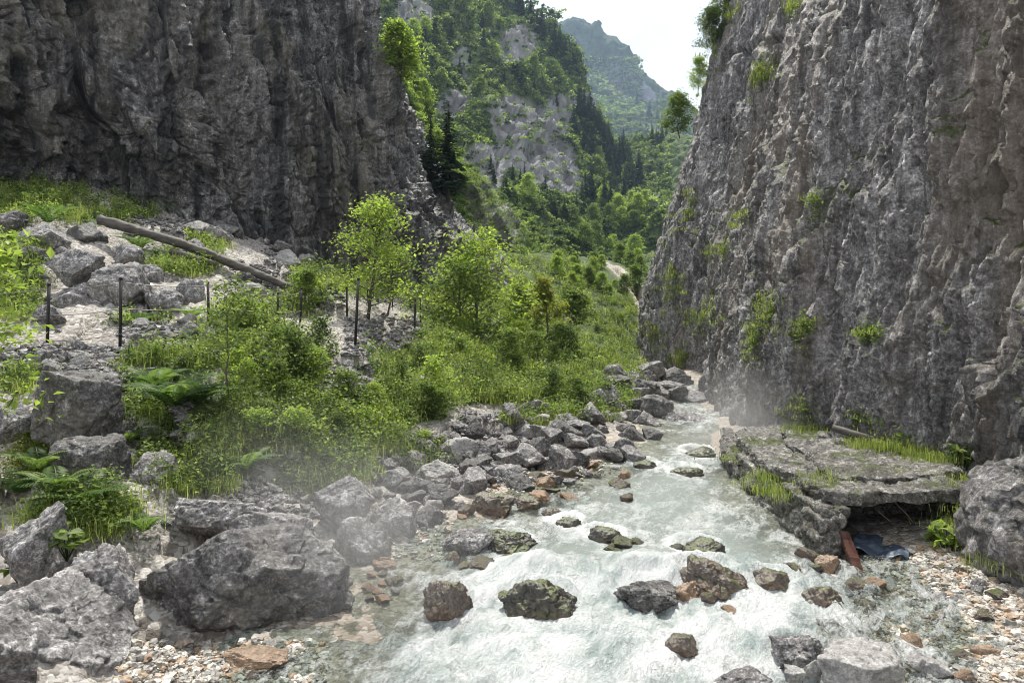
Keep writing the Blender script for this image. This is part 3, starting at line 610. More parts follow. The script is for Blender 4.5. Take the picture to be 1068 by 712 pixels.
ROCKS = [
 ((-8, 525, 77, 625), 4.9, 'rock', 'rounded grey boulder at left edge beside the ferns', 1, {}),
 ((132, 538, 380, 668), 5.1, 'rock_dark', 'largest dark grey boulder lying at the edge of the stream on the left', 2, dict(depth=1.4, sink=.1, sharp=.22, nplanes=20)),
 ((-40, 600, 142, 760), 3.9, 'rock', 'big jagged boulder filling the bottom left corner', 13, dict(depth=1.0)),
 ((66, 566, 148, 660), 4.5, 'rock', 'upright grey rock wedged between corner boulder and largest boulder', 4, {}),
 ((30, 383, 137, 465), 7.0, 'rock_dark', 'dark grey boulder above the moss patch on the left slope', 5, {}),
 ((-12, 418, 33, 465), 7.0, 'rock', 'small grey rock at left edge beside dark boulder', 6, {}),
 ((60, 452, 132, 512), 6.5, 'rock_dark', 'dark rock under the upper boulder and above the ferns', 7, {}),
 ((128, 470, 186, 522), 6.7, 'rock', 'brownish grey rock with grass between ferns and rubble', 8, {}),
 ((172, 515, 268, 556), 6.2, 'rock', 'low flat rock behind the largest boulder', 9, dict(depth=.7)),
 ((240, 530, 330, 575), 6.0, 'rock', 'pointed slab leaning on the back of the largest boulder', 10, dict(tilt=-12)),
 ((232, 676, 304, 694), 4.4, 'rock_orange', 'flat orange brown slab lying in the shallow water before the largest boulder', 76, dict(depth=.3, sink=.3)),
 ((328, 495, 392, 548), 6.8, 'rock', 'squarish grey block in the mist behind the largest boulder', 11, dict(sharp=.4, nplanes=10)),
 ((343, 538, 408, 594), 6.2, 'rock', 'grey rock in the mist touching right end of the largest boulder', 12, {}),
 ((383, 518, 436, 566), 6.9, 'rock', 'angular grey rock in the mist above pale rock', 14, {}),
 ((405, 558, 456, 596), 6.7, 'rock_pale', 'pale smooth rock at the edge of the water under the mist', 15, {}),
 ((440, 594, 494, 648), 5.7, 'rock_brown', 'rounded grey brown rock standing in foam left of the water covered boulder', 16, dict(rough=.6)),
 ((460, 545, 516, 578), 7.1, 'rock', 'grey and brown rock beside the low moss covered rock', 17, {}),
 ((500, 548, 562, 578), 7.2, 'rock_moss', 'low wide rock covered in green moss at the edge of the shallows', 18, dict(rough=.6)),
 ((518, 592, 604, 648), 6.0, 'rock_moss', 'dark mossy boulder with water spilling over its right side', 19, dict(rough=.5, sharp=.15)),
 ((612, 545, 650, 566), 7.2, 'rock_moss', 'small dark mossy rock in mid stream', 20, {}),
 ((577, 536, 608, 552), 7.6, 'rock_moss', 'little rock with bright moss beside red stone', 21, {}),
 ((564, 527, 587, 541), 7.9, 'rock_brown', 'small reddish stone in the shallows behind the bright moss rock', 22, {}),
 ((488, 509, 538, 538), 8.1, 'rock_brown', 'dark brown wedge rock on the left shore', 23, {}),
 ((536, 514, 564, 532), 8.5, 'rock_brown', 'small brown rock right of dark brown wedge rock', 24, {}),
 ((571, 463, 604, 503), 9.9, 'rock', 'tall squared block standing on the left bank', 25, dict(sharp=.45, nplanes=9)),
 ((542, 454, 577, 486), 10.2, 'rock_dark', 'mossy dark rock behind the tall squared block', 26, {}),
 ((705, 556, 758, 582), 6.9, 'rock_moss', 'dark rock with yellow moss on its left end in mid stream', 27, {}),
 ((708, 578, 782, 626), 6.1, 'rock_brown', 'large brown tilted rock breaking the rapids', 28, dict(tilt=-18)),
 ((640, 598, 714, 632), 6.0, 'rock_dark', 'wide dark rock washed over by foam', 29, dict(rough=.5)),
 ((700, 600, 738, 628), 5.9, 'rock_orange', 'rust coloured stone in front of the brown tilted rock', 30, {}),
 ((784, 588, 828, 616), 6.3, 'rock_brown', 'rust and green rock right of the brown tilted rock', 31, {}),
 ((836, 606, 880, 634), 5.8, 'rock_brown', 'brown rock with mossy right side near the ledge', 32, {}),
 ((850, 575, 876, 597), 6.4, 'rock_orange', 'orange stone at the foot of the ledge corner', 33, {}),
 ((692, 657, 727, 680), 4.85, 'rock_brown', 'small reddish rock alone in the foreground foam', 34, {}),
 ((806, 653, 870, 700), 4.6, 'rock', 'grey triangular rock at bottom right of the stream', 35, dict(sharp=.4, nplanes=10)),
 ((850, 666, 938, 730), 4.1, 'rock_pale', 'pale brownish boulder cut by the lower picture edge', 36, dict(sharp=.35)),
 ((735, 698, 806, 735), 4.0, 'rock', 'low rock at the bottom edge left of the pale boulder', 37, {}),
 ((983, 620, 1019, 648), 5.4, 'rock', 'grey stone on the gravel below the right rock wall', 38, {}),
 ((928, 625, 957, 642), 5.5, 'rock_dark', 'flat dark stone on the gravel left of grey stone', 39, {}),
 ((1006, 670, 1048, 702), 4.6, 'rock_orange', 'orange brown stone on the gravel at the far right', 40, {}),
 ((943, 680, 970, 697), 4.35, 'rock_pale', 'white pebble on the gravel, upper of the pair', 41, {}),
 ((960, 688, 992, 705), 4.3, 'rock_pale', 'white pebble on the gravel, lower of the pair', 42, {}),
 ((817, 694, 841, 710), 4.15, 'rock_pale', 'white round stone in front of the grey triangular rock', 43, {}),
 ((838, 686, 856, 704), 4.25, 'rock_pale', 'narrow white stone leaning on the grey triangular rock', 44, {}),
 ((644, 443, 684, 480), 12.2, 'rock_dark', 'dark angular boulder at the left edge of the upper rapids', 45, dict(sharp=.4)),
 ((660, 410, 702, 445), 15, 'rock_dark', 'dark boulder above the angular boulder of the upper rapids', 46, {}),
 ((690, 426, 742, 450), 14.5, 'rock', 'broad rounded boulder beside the narrow white channel', 47, {}),
 ((655, 428, 692, 455), 14, 'rock', 'grey boulder left of the broad rounded boulder', 48, {}),
 ((625, 440, 655, 466), 13.3, 'rock_dark', 'grey brown boulder under the green bank', 49, {}),
 ((648, 374, 682, 398), 27, 'rock_dark', 'farthest dark boulder where the stream disappears', 50, {}),
 ((680, 386, 704, 404), 24, 'rock_dark', 'dark boulder right of the farthest boulder', 51, {}),
 ((702, 402, 724, 416), 20, 'rock', 'grey rock in the far stream near the cliff foot', 52, {}),
 ((698, 484, 735, 498), 10.6, 'rock_moss', 'flat black rock in mid stream level with the ledge start', 53, {}),
 ((713, 464, 746, 478), 11.8, 'rock_moss', 'flat dark green rock under the broad rounded boulder', 54, {}),
 ((748, 440, 770, 452), 14, 'rock_moss', 'dark rock against the cliff foot before the ledge', 55, {}),
 ((760, 428, 790, 448), 14.5, 'rock_dark', 'brownish rock at the cliff foot above the ledge start', 56, {}),
 ((658, 478, 686, 491), 10.6, 'rock_moss', 'low black rock in the water beside the left shore', 57, {}),
 ((56, 260, 112, 300), 12.2, 'rock', 'top boulder of the heap behind the wire fence', 58, dict(sharp=.4)),
 ((42, 293, 112, 342), 11.8, 'rock', 'broad lower boulder of the heap behind the wire fence', 59, dict(sharp=.35)),
 ((98, 270, 158, 332), 12.0, 'rock', 'leaning boulder at the right side of the fence heap', 60, dict(tilt=-20, sharp=.4)),
 ((145, 297, 192, 340), 12.0, 'rock', 'jagged pale rock right of the fence heap', 61, dict(tilt=-25, sharp=.4)),
 ((60, 333, 102, 360), 11.3, 'rock', 'small rock at the foot of the fence heap', 62, {}),
 ((22, 232, 74, 264), 13.6, 'rock', 'flat tilted rock above the fence heap', 63, dict(tilt=-14)),
 ((22, 256, 58, 284), 13, 'rock_dark', 'dark rock left of the top boulder of the heap', 64, {}),
 ((-8, 218, 26, 244), 14, 'rock_dark', 'dark rock at left edge above the path', 65, {}),
 ((142, 275, 170, 300), 13.2, 'rock', 'small grey block in the ferns above the jagged pale rock', 66, {}),
 ((116, 254, 152, 282), 13.8, 'rock', 'grey rock behind the leaning boulder', 67, {}),
 ((182, 290, 218, 328), 12.8, 'rock', 'grey boulder left of the third fence post', 68, {}),
 ((68, 212+18, 112, 262-4), 14.8, 'rock_dark', 'dark overhanging slab under the upper trail', 69, {}),
 ((-6, 343, 30, 368), 10.6, 'rock', 'flat stone on the near path at left edge', 70, {}),
 ((122, 365, 160, 398), 9.4, 'rock', 'grey stone at the edge of the near path above the fern', 71, {}),
 ((184, 248, 214, 275), 15.5, 'rock', 'reddish grey rock under the long log', 72, {}),
 ((270, 478, 300, 510), 7.6, 'rock', 'grey rock half hidden in grass below the bushes', 73, {}),
 ((390, 488, 432, 516), 8.0, 'rock', 'grey stone at the upper edge of the misty rocks', 74, {}),
 ((436, 480, 482, 510), 8.7, 'rock_pale', 'long pale tilted slab on the left bank', 75, dict(tilt=-28)),
]
OCC = []
WATER = {16, 17, 18, 19, 20, 21, 22, 27, 28, 29, 30, 31, 32, 33, 34, 35, 53, 54, 57, 23, 24}
for box, Y, mat, lab, seed, kw in ROCKS:
    if seed in WATER:
        yb = box[3]-3; Y = 4.0
        for _ in range(30): Y = (CAMZ-float(zw(Y)))*F/(yb-356)
        box = (box[0], box[1]+(box[3]-box[1])*.16, box[2], box[3]-(box[3]-box[1])*.08); kw = dict(kw, sink=.5); kw['rough'] = 1.5; kw['nplanes'] = 30; kw['sharp'] = .2; seed += 200
    rock(box, Y, mat, lab, seed, **kw); OCC.append(((box[0]+box[2])/2, (box[1]+box[3])/2, (box[2]-box[0])/2))
# the right foot of the gorge wall: a separate outcrop
def outcrop(name, px0, py0, px1, py1, Y, depth, mat, label, seed, **kw): return rock((px0, py0, px1, py1), Y, mat, label, seed, name=name, depth=depth, cat='rock outcrop', **kw)
outcrop('rock_outcrop', 996, 440, 1260, 665, 5.3, 2.2, 'cliff_right', 'sloping grey rock outcrop at the right edge beside the hollow under the ledge', 90, sharp=.25, nplanes=18)

# medium rocks: each an object of its own, meshes shared between copies
for k_ in M: M[k_]['k'] = k_
protoR = []
for k in range(14):
    V, Fa = rock_verts(500+k, (1, .9+.3*RS.rand(), .55+.35*RS.rand()), 4, 12, .4)
    protoR.append((V, Fa))
_pm = {}
def pm(k, mat):
    if (k, mat) not in _pm: _pm[k, mat] = mesh('rock', *protoR[k], M[mat])
    return _pm[k, mat]
def scatter_rocks(n, poly, smin, smax, mats, label, group, seed):
    rs = np.random.RandomState(seed); made = 0; tries = 0
    while made < n and tries < n*40:
        tries += 1
        # poly: list of (px, py, spread x, spread y) spots
        cx, cy, sx, sy = poly[rs.randint(len(poly))]
        px, py = cx+sx*rs.uniform(-1, 1), cy+sy*rs.uniform(-1, 1)
        if any((px-a)**2+(py-b)**2 < (r*.8)**2 for a, b, r in OCC): continue
        p, sid = hit(px, py)
        if p is None or sid != 1: continue
        s = smin*(smax/smin)**(rs.rand()**1.5)*p[1]/9
        s = min(s, .9)
        o = obj('rock', pm(rs.randint(len(protoR)), mats[rs.randint(len(mats))]), None, label=label, cat='rock', group=group)
        o['label'] = ('large ' if s*F/p[1] > 24 else 'small ' if s*F/p[1] < 13 else 'middling ')+({'rock_pale': 'pale ', 'rock_dark': 'dark ', 'rock_orange': 'orange ', 'rock_brown': 'brown ', 'rock_moss': 'mossy ', 'rock': ''}[o.data.materials[0].get('k', 'rock')])+label.replace('small ', '')
        o.location = (p[0], p[1], p[2]+s*.12); o.scale = (s, s, s*rs.uniform(.7, 1.2)); o.rotation_euler = (rs.uniform(-.3, .3), rs.uniform(-.3, .3), rs.uniform(0, 6.28))
        OCC.append((px, py, s*F/p[1]*.45)); made += 1
scatter_rocks(22, [(470, 500, 60, 14), (540, 475, 50, 12), (430, 520, 40, 16), (600, 455, 30, 10)], .3, .6, ['rock', 'rock_dark', 'rock'],
              'grey rock in the rubble bank between the green slope and the stream', 'rocks of the left stream bank', 15)
scatter_rocks(80, [(470, 480, 50, 22), (520, 460, 50, 20), (580, 445, 50, 14), (440, 525, 40, 25), (500, 495, 40, 14), (610, 470, 30, 14), (630, 430, 20, 12), (420, 500, 30, 20)], .16, .5, ['rock', 'rock', 'rock_dark', 'rock_pale'],
              'grey rock in the rubble bank between the green slope and the stream', 'rocks of the left stream bank', 5)
scatter_rocks(45, [(660, 400, 20, 10), (680, 420, 22, 14), (650, 425, 18, 14), (700, 410, 14, 10), (665, 455, 14, 12), (640, 470, 20, 10), (720, 415, 10, 8)], .2, .55, ['rock_dark', 'rock', 'rock'],
              'grey rock crowding the head of the rapids', 'rocks at the head of the rapids', 6)
scatter_rocks(34, [(760, 615, 60, 14), (660, 600, 60, 14), (820, 600, 40, 12), (620, 520, 60, 20), (560, 520, 40, 12), (720, 640, 60, 20), (500, 600, 40, 20)], .16, .36, ['rock_orange', 'rock_brown', 'rock_moss', 'rock_brown'],
              'wet stone breaking the surface of the stream', 'small stones in the stream', 17)
for o in C.objects:
    if o.get('group') == 'small stones in the stream': o.location.z = float(zw(o.location.y))+o.scale.x*.08
scatter_rocks(85, [(940, 610, 60, 20), (960, 640, 80, 25), (1000, 600, 50, 25), (900, 620, 40, 20), (980, 690, 70, 18), (760, 680, 30, 20)], .07, .32, ['rock_orange', 'rock_brown', 'rock_brown', 'rock_pale', 'rock'],
              'small wet stone in the shallow gravel below the ledge', 'stones in the right shallows', 7)
scatter_rocks(110, [(185, 352, 50, 14), (60, 375, 60, 14), (400, 350, 34, 18), (300, 300, 50, 25), (60, 300, 60, 50), (230, 250, 60, 10), (330, 270, 40, 10), (130, 430, 40, 60), (90, 300, 90, 40), (160, 480, 60, 40), (220, 540, 80, 20), (300, 500, 60, 30), (360, 400, 30, 30)], .1, .4, ['rock', 'rock_pale', 'rock'],
              'grey rock lying loose on the left slope and its paths', 'loose rocks on the left slope', 8)
scatter_rocks(28, [(420, 560, 40, 20), (400, 600, 15, 30), (470, 540, 40, 10), (560, 500, 40, 12), (600, 490, 30, 8)], .12, .3, ['rock', 'rock_brown', 'rock_orange'],
              'wet stone at the left water line', 'stones of the left water line', 9)

m = newmat('mixed_river_pebbles'); t = NT(m); g = t.n('ShaderNodeNewGeometry')
pc = t.ramp(g.outputs['Random Per Island'], [(0, (.14, .13, .12)), (.2, (.26, .25, .23)), (.4, (.38, .35, .30)), (.6, (.50, .48, .44)), (.78, (.34, .27, .19)), (.93, (.28, .18, .11)), (1, (.6, .58, .55))])
pc = t.mix(.6, pc, t.ramp(t.noise(t.co(), 50, 4, .7), [(.3, .6), (.7, 1.4)]), 'MULTIPLY')
p = t.n('ShaderNodeBsdfPrincipled', {'Base Color': pc, 'Roughness': .55}); t.l(p.outputs[0], t.o.inputs[0]); M['pebbles'] = m
# gravel as stuff
def gravel(name, spots, n, smin, smax, mat, seed, label=None):
    rs = np.random.RandomState(seed); D, Fa = ico(1); V = []; Fx = []; c = 0; k = 0
    w = np.array([s[2]*s[3] for s in spots], float); w /= w.sum()
    for i in range(n):
        cx, cy, sx, sy = spots[rs.choice(len(spots), p=w)]; px, py = cx+sx*rs.uniform(-1, 1), cy+sy*rs.uniform(-1, 1)
        p, sid = hit(px, py)
        if p is None or sid != 1: continue
        s = smin*(smax/smin)**rs.rand()*(p[1]/7)**.6
        sc = s*np.array([1, rs.uniform(.6, 1.2), rs.uniform(.45, .8)])*.5; jit = D*(1+.22*rs.randn(len(D), 1))
        a = rs.uniform(0, 6.28); q = jit*sc; q = np.stack([q[:, 0]*math.cos(a)-q[:, 1]*math.sin(a), q[:, 0]*math.sin(a)+q[:, 1]*math.cos(a), q[:, 2]], 1)
        V.append(q+p); Fx.append(Fa+c); c += len(D)
    obj(name, mesh(name, np.concatenate(V), np.concatenate(Fx), M[mat], False), kind='stuff', label=label)
gravel('gravel', [(960, 645, 110, 65), (900, 600, 40, 20), (230, 690, 110, 22), (990, 590, 40, 20)], 4500, .02, .10, 'pebbles', 1)
gravel('pebbles', [(960, 645, 110, 65), (990, 590, 40, 20), (230, 690, 110, 22), (560, 500, 60, 20), (430, 560, 40, 25), (610, 485, 40, 12), (800, 690, 60, 18)], 4500, .02, .09, 'pebbles', 2)
gravel('rubble', [(185, 352, 60, 16), (60, 375, 70, 14), (400, 350, 40, 22), (480, 480, 70, 26), (330, 255, 60, 12), (220, 236, 90, 10), (540, 445, 60, 14), (370, 410, 40, 30), (150, 440, 50, 40), (300, 300, 60, 30), (300, 520, 60, 20)], 5500, .03, .14, 'rock', 3)

# ------------------------------------------------------------------ ledge with the hollow
def rocky_sheet_box(name, rowsP, nr, nc, mat, amp, parent=None, sc=1, **k): pass
def prism(poly, z0, z1, ny=None):
    """closed prism of a picture-independent plan polygon, z0/z1 per-vertex or scalars; returns verts, quads list"""
    n = len(poly); z0 = np.broadcast_to(z0, n); z1 = np.broadcast_to(z1, n)
    V = [(x, y, z0[i]) for i, (x, y) in enumerate(poly)]+[(x, y, z1[i]) for i, (x, y) in enumerate(poly)]
    return V, n
import bmesh
def rough_block(name, poly, z0, z1, mat, amp=.05, cell=1.0, res=.06, parent=None, seed=0, **k):
    bm = bmesh.new(); V, n = prism(poly, z0, z1); vs_ = [bm.verts.new(v) for v in V]
    bm.faces.new(vs_[:n][::-1]); bm.faces.new(vs_[n:])
    for i in range(n): bm.faces.new((vs_[i], vs_[(i+1) % n], vs_[n+(i+1) % n], vs_[n+i]))
    bmesh.ops.triangulate(bm, faces=bm.faces[:])
    for it in range(9):
        es = [e for e in bm.edges if e.calc_length() > res]
        if not es: break
        bmesh.ops.subdivide_edges(bm, edges=es, cuts=1, use_grid_fill=False)
        bmesh.ops.triangulate(bm, faces=[f for f in bm.faces if len(f.verts) > 3])
    bm.normal_update()
    P = np.array([v.co[:] for v in bm.verts]); N = np.array([v.normal[:] for v in bm.verts])
    S = P*[1, 1, 2.2]
    d = amp*(facet(S*2.2/cell, 301+seed, .9)+.55*facet(S*5/cell, 303+seed, 1.0)+.5*fbm(P*3, 3, 305)+.25*facet(S*12/cell, 307, 1))
    P = P+N*d[:, None]
    Fa = np.array([[v.index for v in f.verts] for f in bm.faces]); bm.free()
    return obj(name, mesh(name, P, Fa, M[mat]), parent, **k)
led = bpy.data.objects.new('stone_ledge', None); C.objects.link(led)
tag(led, 'long flat weathered stone ledge with a dark hollow beneath it, against the right cliff', 'ledge')
zs = .75
rough_block('slab', [(3.04, 6.62), (3.3, 6.5), (3.62, 6.6), (3.8, 6.52), (4.2, 6.66), (4.5, 6.62), (4.9, 6.9), (5.2, 7.2), (5.2, 9.2), (4.9, 10.4), (4.2, 11.0), (3.7, 10.9), (3.46, 10.5), (3.28, 9.9), (3.16, 9.0), (3.0, 8.2), (3.1, 7.5)], zs-.11, [zs]*5+[zs+.01]*2+[zs+.02, zs+.04, zs+.07, zs+.09, zs+.08, zs+.06, zs+.04, zs+.03, zs+.01, zs], 'masonry', .035, .5, .045, led)
rough_block('lower_slab', [(2.94, 6.42), (3.16, 6.42), (3.2, 6.8), (3.3, 7.6), (3.0, 7.6)], zs-.2, zs-.125, 'masonry', .04, .5, .05, led, 2)
rough_block('top_layer', [(3.3, 7.15), (3.9, 7.0), (4.4, 7.2), (5.0, 7.3), (5.2, 9), (4.9, 10), (4.3, 10.6), (3.9, 9.8), (3.7, 9.2), (3.6, 8.2)], zs-.02, [zs+.05]*4+[zs+.10, zs+.13, zs+.13, zs+.12, zs+.10, zs+.07], 'masonry', .05, .7, .06, led, 4)
rough_block('river_wall', [(2.95, 6.5), (3.05, 6.5), (3.08, 7.4), (3.3, 9.0), (3.7, 11.0), (3.42, 11.1), (3.2, 10.2), (2.98, 8.3)], -.25, [zs-.14]*4+[zs-.02]*2+[zs-.1, zs-.13], 'masonry', .08, 1.2, .06, led, 3)
rough_block('corner_pier', [(2.84, 6.3), (3.06, 6.34), (3.1, 6.8), (2.9, 6.8)], -.1, zs-.36, 'masonry', .05, .8, .04, led, 5)
rough_block('pier_cap', [(2.88, 6.36), (3.1, 6.38), (3.12, 6.8), (2.92, 6.8)], zs-.37, zs-.21, 'masonry', .05, .6, .04, led, 6)
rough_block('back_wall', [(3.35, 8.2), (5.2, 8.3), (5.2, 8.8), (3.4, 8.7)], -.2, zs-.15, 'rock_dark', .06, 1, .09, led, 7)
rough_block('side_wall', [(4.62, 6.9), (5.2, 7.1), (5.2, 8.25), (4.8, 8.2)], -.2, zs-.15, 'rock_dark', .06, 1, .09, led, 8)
# rubble step on the ledge top near the cliff
for i, (bx, Y, mt) in enumerate([((838, 452, 884, 482), 9.3, 'rock_dark'), ((884, 456, 918, 486), 9.0, 'rock_dark'), ((926, 476, 962, 498), 8.4, 'rock_dark'), ((795, 440, 838, 458), 10.8, 'rock')]):
    rock(bx, Y, mt, ['dark block on the ledge against the cliff under the dead branch', 'upright dark block on the ledge right of the first block', 'small dark rock in the grass on the ledge', 'flat stone at the far end of the ledge'][i], 600+i)

# tarp, plank, sticks, dead branch
rs = np.random.RandomState(3)
u, v = np.meshgrid(np.linspace(0, 1, 50), np.linspace(0, 1, 30), indexing='ij'); u, v = u.ravel(), v.ravel()
def sheetobj(name, c0, c1, c2, c3, amp, mat, nu=50, nv=30, seed=0, **k):
    c0, c1, c2, c3 = map(np.array, (c0, c1, c2, c3)); U, W = np.meshgrid(np.linspace(0, 1, nu), np.linspace(0, 1, nv), indexing='ij'); U, W = U.ravel()[:, None], W.ravel()[:, None]
    P = c0*(1-U)*(1-W)+c1*U*(1-W)+c2*U*W+c3*(1-U)*W
    P[:, 2] += amp*(ridged(P*[5, 5, 1], 3, 401+seed)+.3*fbm(P*14, 3, 403)); P[:, 1] += amp*.5*fbm(P*4, 2, 405)
    o = obj(name, mesh(name, P, grid_faces(nu, nv), mat), **k); sm = o.modifiers.new('thickness', 'SOLIDIFY'); sm.thickness = .008; return o
sheetobj('tarpaulin', at(886, 574, 6.35), at(948, 585, 6.2), at(955, 567, 6.9), at(891, 560, 6.9), .06, M['tarp'], label='crumpled blue grey tarpaulin lying in front of the dark hollow', cat='tarpaulin')
def plank(name, a, b, w, th, mat, **k):
    a, b = np.array(a), np.array(b); d = b-a; L = np.linalg.norm(d); d /= L; s = np.cross(d, (0, 1, .3)); s /= np.linalg.norm(s); n = np.cross(d, s)
    K = 24; V = []
    for i in range(K+1):
        p = a+d*L*i/K; ww = w*(1-.35*abs(i/K-.5))*(1+.06*rs.randn()); t = th*(1+.08*rs.randn())
        for q in ((-1, -1), (1, -1), (1, 1), (0, 1.3), (-1, 1)): V.append(p+s*ww/2*q[0]+n*t/2*q[1])
    Q = [(i*5+j, i*5+(j+1) % 5, (i+1)*5+(j+1) % 5, (i+1)*5+j) for i in range(K) for j in range(5)]
    T = [(0, 1, 2), (0, 2, 3), (0, 3, 4), (K*5, K*5+2, K*5+1), (K*5, K*5+3, K*5+2), (K*5, K*5+4, K*5+3)]
    return obj(name, mesh(name, np.array(V), [np.array(Q), np.array(T)], mat, False), **k)
plank('broken_plank', at(880, 555, 6.35), at(897, 600, 6.0), .10, .03, M['rust_wood'], label='broken reddish plank leaning out of the hollow beside the corner pier', cat='plank')
def stick(pts, r, label, name='stick', cat='stick', mat='stick'):
    b = MB(); b.tube(pts, np.linspace(r, r*.4, len(pts)), 6); return b.build(name, M[mat], label=label, cat=cat)
stick([at(932, 522, 7.2), at(945, 535, 7.1), at(957, 550, 7.0), at(960, 553, 6.9)], .012, 'thin pale stick hanging down in the right of the hollow')
stick([at(915, 532, 7.2), at(928, 543, 7.2), at(942, 552, 7.2)], .01, 'thin stick across the middle of the hollow')
b = MB(); b.tube([at(868, 446, 9.1), at(900, 455, 8.9), at(935, 464, 8.7), at(968, 470, 8.6)], [.05, .045, .035, .02], 8); b.tube([at(915, 459, 8.8), at(925, 452, 8.7), at(930, 447, 8.7)], [.02, .012, .006], 5)
b.build('dead_branch', M['log'], label='dead brown branch lying along the cliff foot on the ledge', cat='branch')

# ------------------------------------------------------------------ leaves
def leafgeo(c, size, rs, up=.5, aspect=.6, shape='leaf'):
    """rhombic folded leaves at points c; returns verts, quads(faces), tint"""
    n = len(c); d = rs.randn(n, 3); d[:, 2] = d[:, 2]*.5-.15; d /= np.linalg.norm(d, axis=1)[:, None]
    nrm = rs.randn(n, 3)*(1-up); nrm[:, 2] = np.abs(nrm[:, 2])+up*1.5
    s = np.cross(d, nrm); s /= np.linalg.norm(s, axis=1)[:, None]+1e-9
    nn = np.cross(s, d)
    size = np.broadcast_to(size, n)[:, None]*(.6+.8*rs.rand(n, 1))
    a = c-d*size*.5; t_ = c+d*size*.5-nn*size*.12; l = c-s*size*aspect*.5+nn*size*.08; r = c+s*size*aspect*.5+nn*size*.08
    V = np.stack([a, r, t_, l], 1).reshape(-1, 3); Q = np.arange(4*n).reshape(n, 4)
    return V, Q, None
def leafobj(name, cs, size, mat, seed, parent=None, up=.5, aspect=.6, tint=None, **k):
    rs = np.random.RandomState(seed); cs = np.asarray(cs); V, Q, _ = leafgeo(cs, size, rs, up, aspect)
    ti = (np.clip(rs.rand(len(cs))*.6+.2, 0, 1) if tint is None else np.clip(tint+rs.randn(len(cs))*.12, 0, 1))
    return obj(name, mesh(name, V, Q, M[mat], False, attrs={'tint': np.repeat(ti, 4)}), parent, **k)
def tree_geo(H, spread, seed, nb=14, trunk_r=None, base=.2, droop=0, sub=5, cl=26, clr=.12, lean=(0, 0)):
    """tapered trunk with limbs and twig ends; returns MB of wood and leaf centres (with tint per point)"""
    rs = np.random.RandomState(seed); b = MB(); tr = trunk_r or H*.012+.01
    n = 9; ts = np.linspace(0, 1, n); wob = np.cumsum(rs.randn(n, 2)*.018*H, 0); wob[0] = 0
    T = np.stack([wob[:, 0]+lean[0]*ts*H, wob[:, 1]+lean[1]*ts*H, ts*H*.94], 1); b.tube(T, tr*(1-.85*ts), 7)
    cen = []; tin = []
    for i in range(nb):
        h = base+(1-base)*(i+rs.rand())/nb; p = np.array([np.interp(h, ts, T[:, j]) for j in range(3)])
        L = spread*(1.15-h*.85)*(.6+.6*rs.rand())*min(1, .5+h*2); az = i*2.4+rs.rand()
        el = rs.uniform(.15, .7)+h*.5-droop; d = np.array([math.cos(az)*math.cos(el), math.sin(az)*math.cos(el), math.sin(el)])
        m = 5; q = [p+d*L*j/(m-1)+np.array([0, 0, -.10*L*(j/(m-1))**2])+rs.randn(3)*.03*L*(j > 0) for j in range(m)]; b.tube(q, tr*.42*(1-h*.5)*np.linspace(1, .25, m), 5)
        for s_ in range(sub):
            f = .3+.7*(s_+rs.rand())/sub; k = f*(m-1); j = min(int(k), m-2); w = q[j]*(1-k+j)+q[j+1]*(k-j)
            dd = d*.5+rs.randn(3)*.6; dd[2] += .15; dd /= np.linalg.norm(dd); l2 = L*.38*(1.3-f*.6); e = w+dd*l2
            b.tube([w, (w+e)/2+rs.randn(3)*.02*L, e], tr*np.array([.16, .1, .04]), 4)
            tt_ = rs.rand()
            for z in (.45, .75, 1.0):
                pp = w+(e-w)*z; k = int(cl/3*rs.uniform(.5, 1.4))+1; cen.append(pp+rs.randn(k, 3)*clr*H*[1, 1, .55]*rs.uniform(.6, 1.2)); tin.append(np.full(k, .25+.5*tt_))
    return b, np.concatenate(cen), np.concatenate(tin)
def make_tree(name, H, spread, seed, mat, leaf, label, cat='tree', group=None, up=.5, leafname='crown', stem='trunk', **k):
    root = bpy.data.objects.new(name, None); C.objects.link(root); tag(root, label, cat, group)
    b, c, ti = tree_geo(H, spread, seed, **k); b.build(stem, M['bark'], root)
    leafobj(leafname, c, leaf, mat, seed, root, up=up, tint=ti); return root
def put(o, p, s=1.0, rz=0): o.location = p; o.scale = (s, s, s); o.rotation_euler = (0, 0, rz); return o
def gp(px, Y):  # point on the ground at picture column px and distance Y
    x = (px-534)/F*Y; return (x, Y, float(ground(x, Y)[0])-.03)
def near_tree(px, pybase, pytop, Y, name, mat, leaf, label, seed, spread=.35, **k):
    x, y, z = gp(px, Y); H = CAMZ-(pytop-356)/F*Y-z
    o = make_tree(name, H, H*spread, seed, mat, leaf, label, **k); put(o, (x, y, z)); return o
near_tree(384, 300, 214, 15.5, 'sapling', 'leaf_bright', .085, 'bright yellow green sapling left of the path against the dark cliff', 1, .58, cl=20, clr=.075, nb=22, sub=7, base=.08)
near_tree(505, 350, 254, 19, 'sapling', 'leaf_bright', .12, 'tall green sapling in the middle of the slope right of the path', 2, .7, cl=18, clr=.08, nb=24, sub=7, base=.04)
near_tree(478, 350, 282, 18, 'shrub', 'leaf', .11, 'leafy shrub at the left foot of the tall sapling', 3, .8, cl=22, clr=.09, nb=16, sub=6, cat='shrub', base=.04)
near_tree(545, 350, 300, 21, 'sapling', 'leaf_bright', .12, 'light green sapling between the tall sapling and the yellowing one', 4, .65, cl=20, clr=.08, nb=18, sub=6, base=.05)
near_tree(568, 370, 292, 20, 'sapling', 'rusty_leaf', .09, 'yellowing reddish sapling on the lower green slope', 5, .42, cl=20, clr=.06, nb=18, sub=6)
near_tree(595, 370, 305, 26, 'shrub', 'leaf', .12, 'dense green shrub right of the yellowing sapling', 6, .7, cl=24, clr=.08, nb=16, sub=6, cat='shrub')
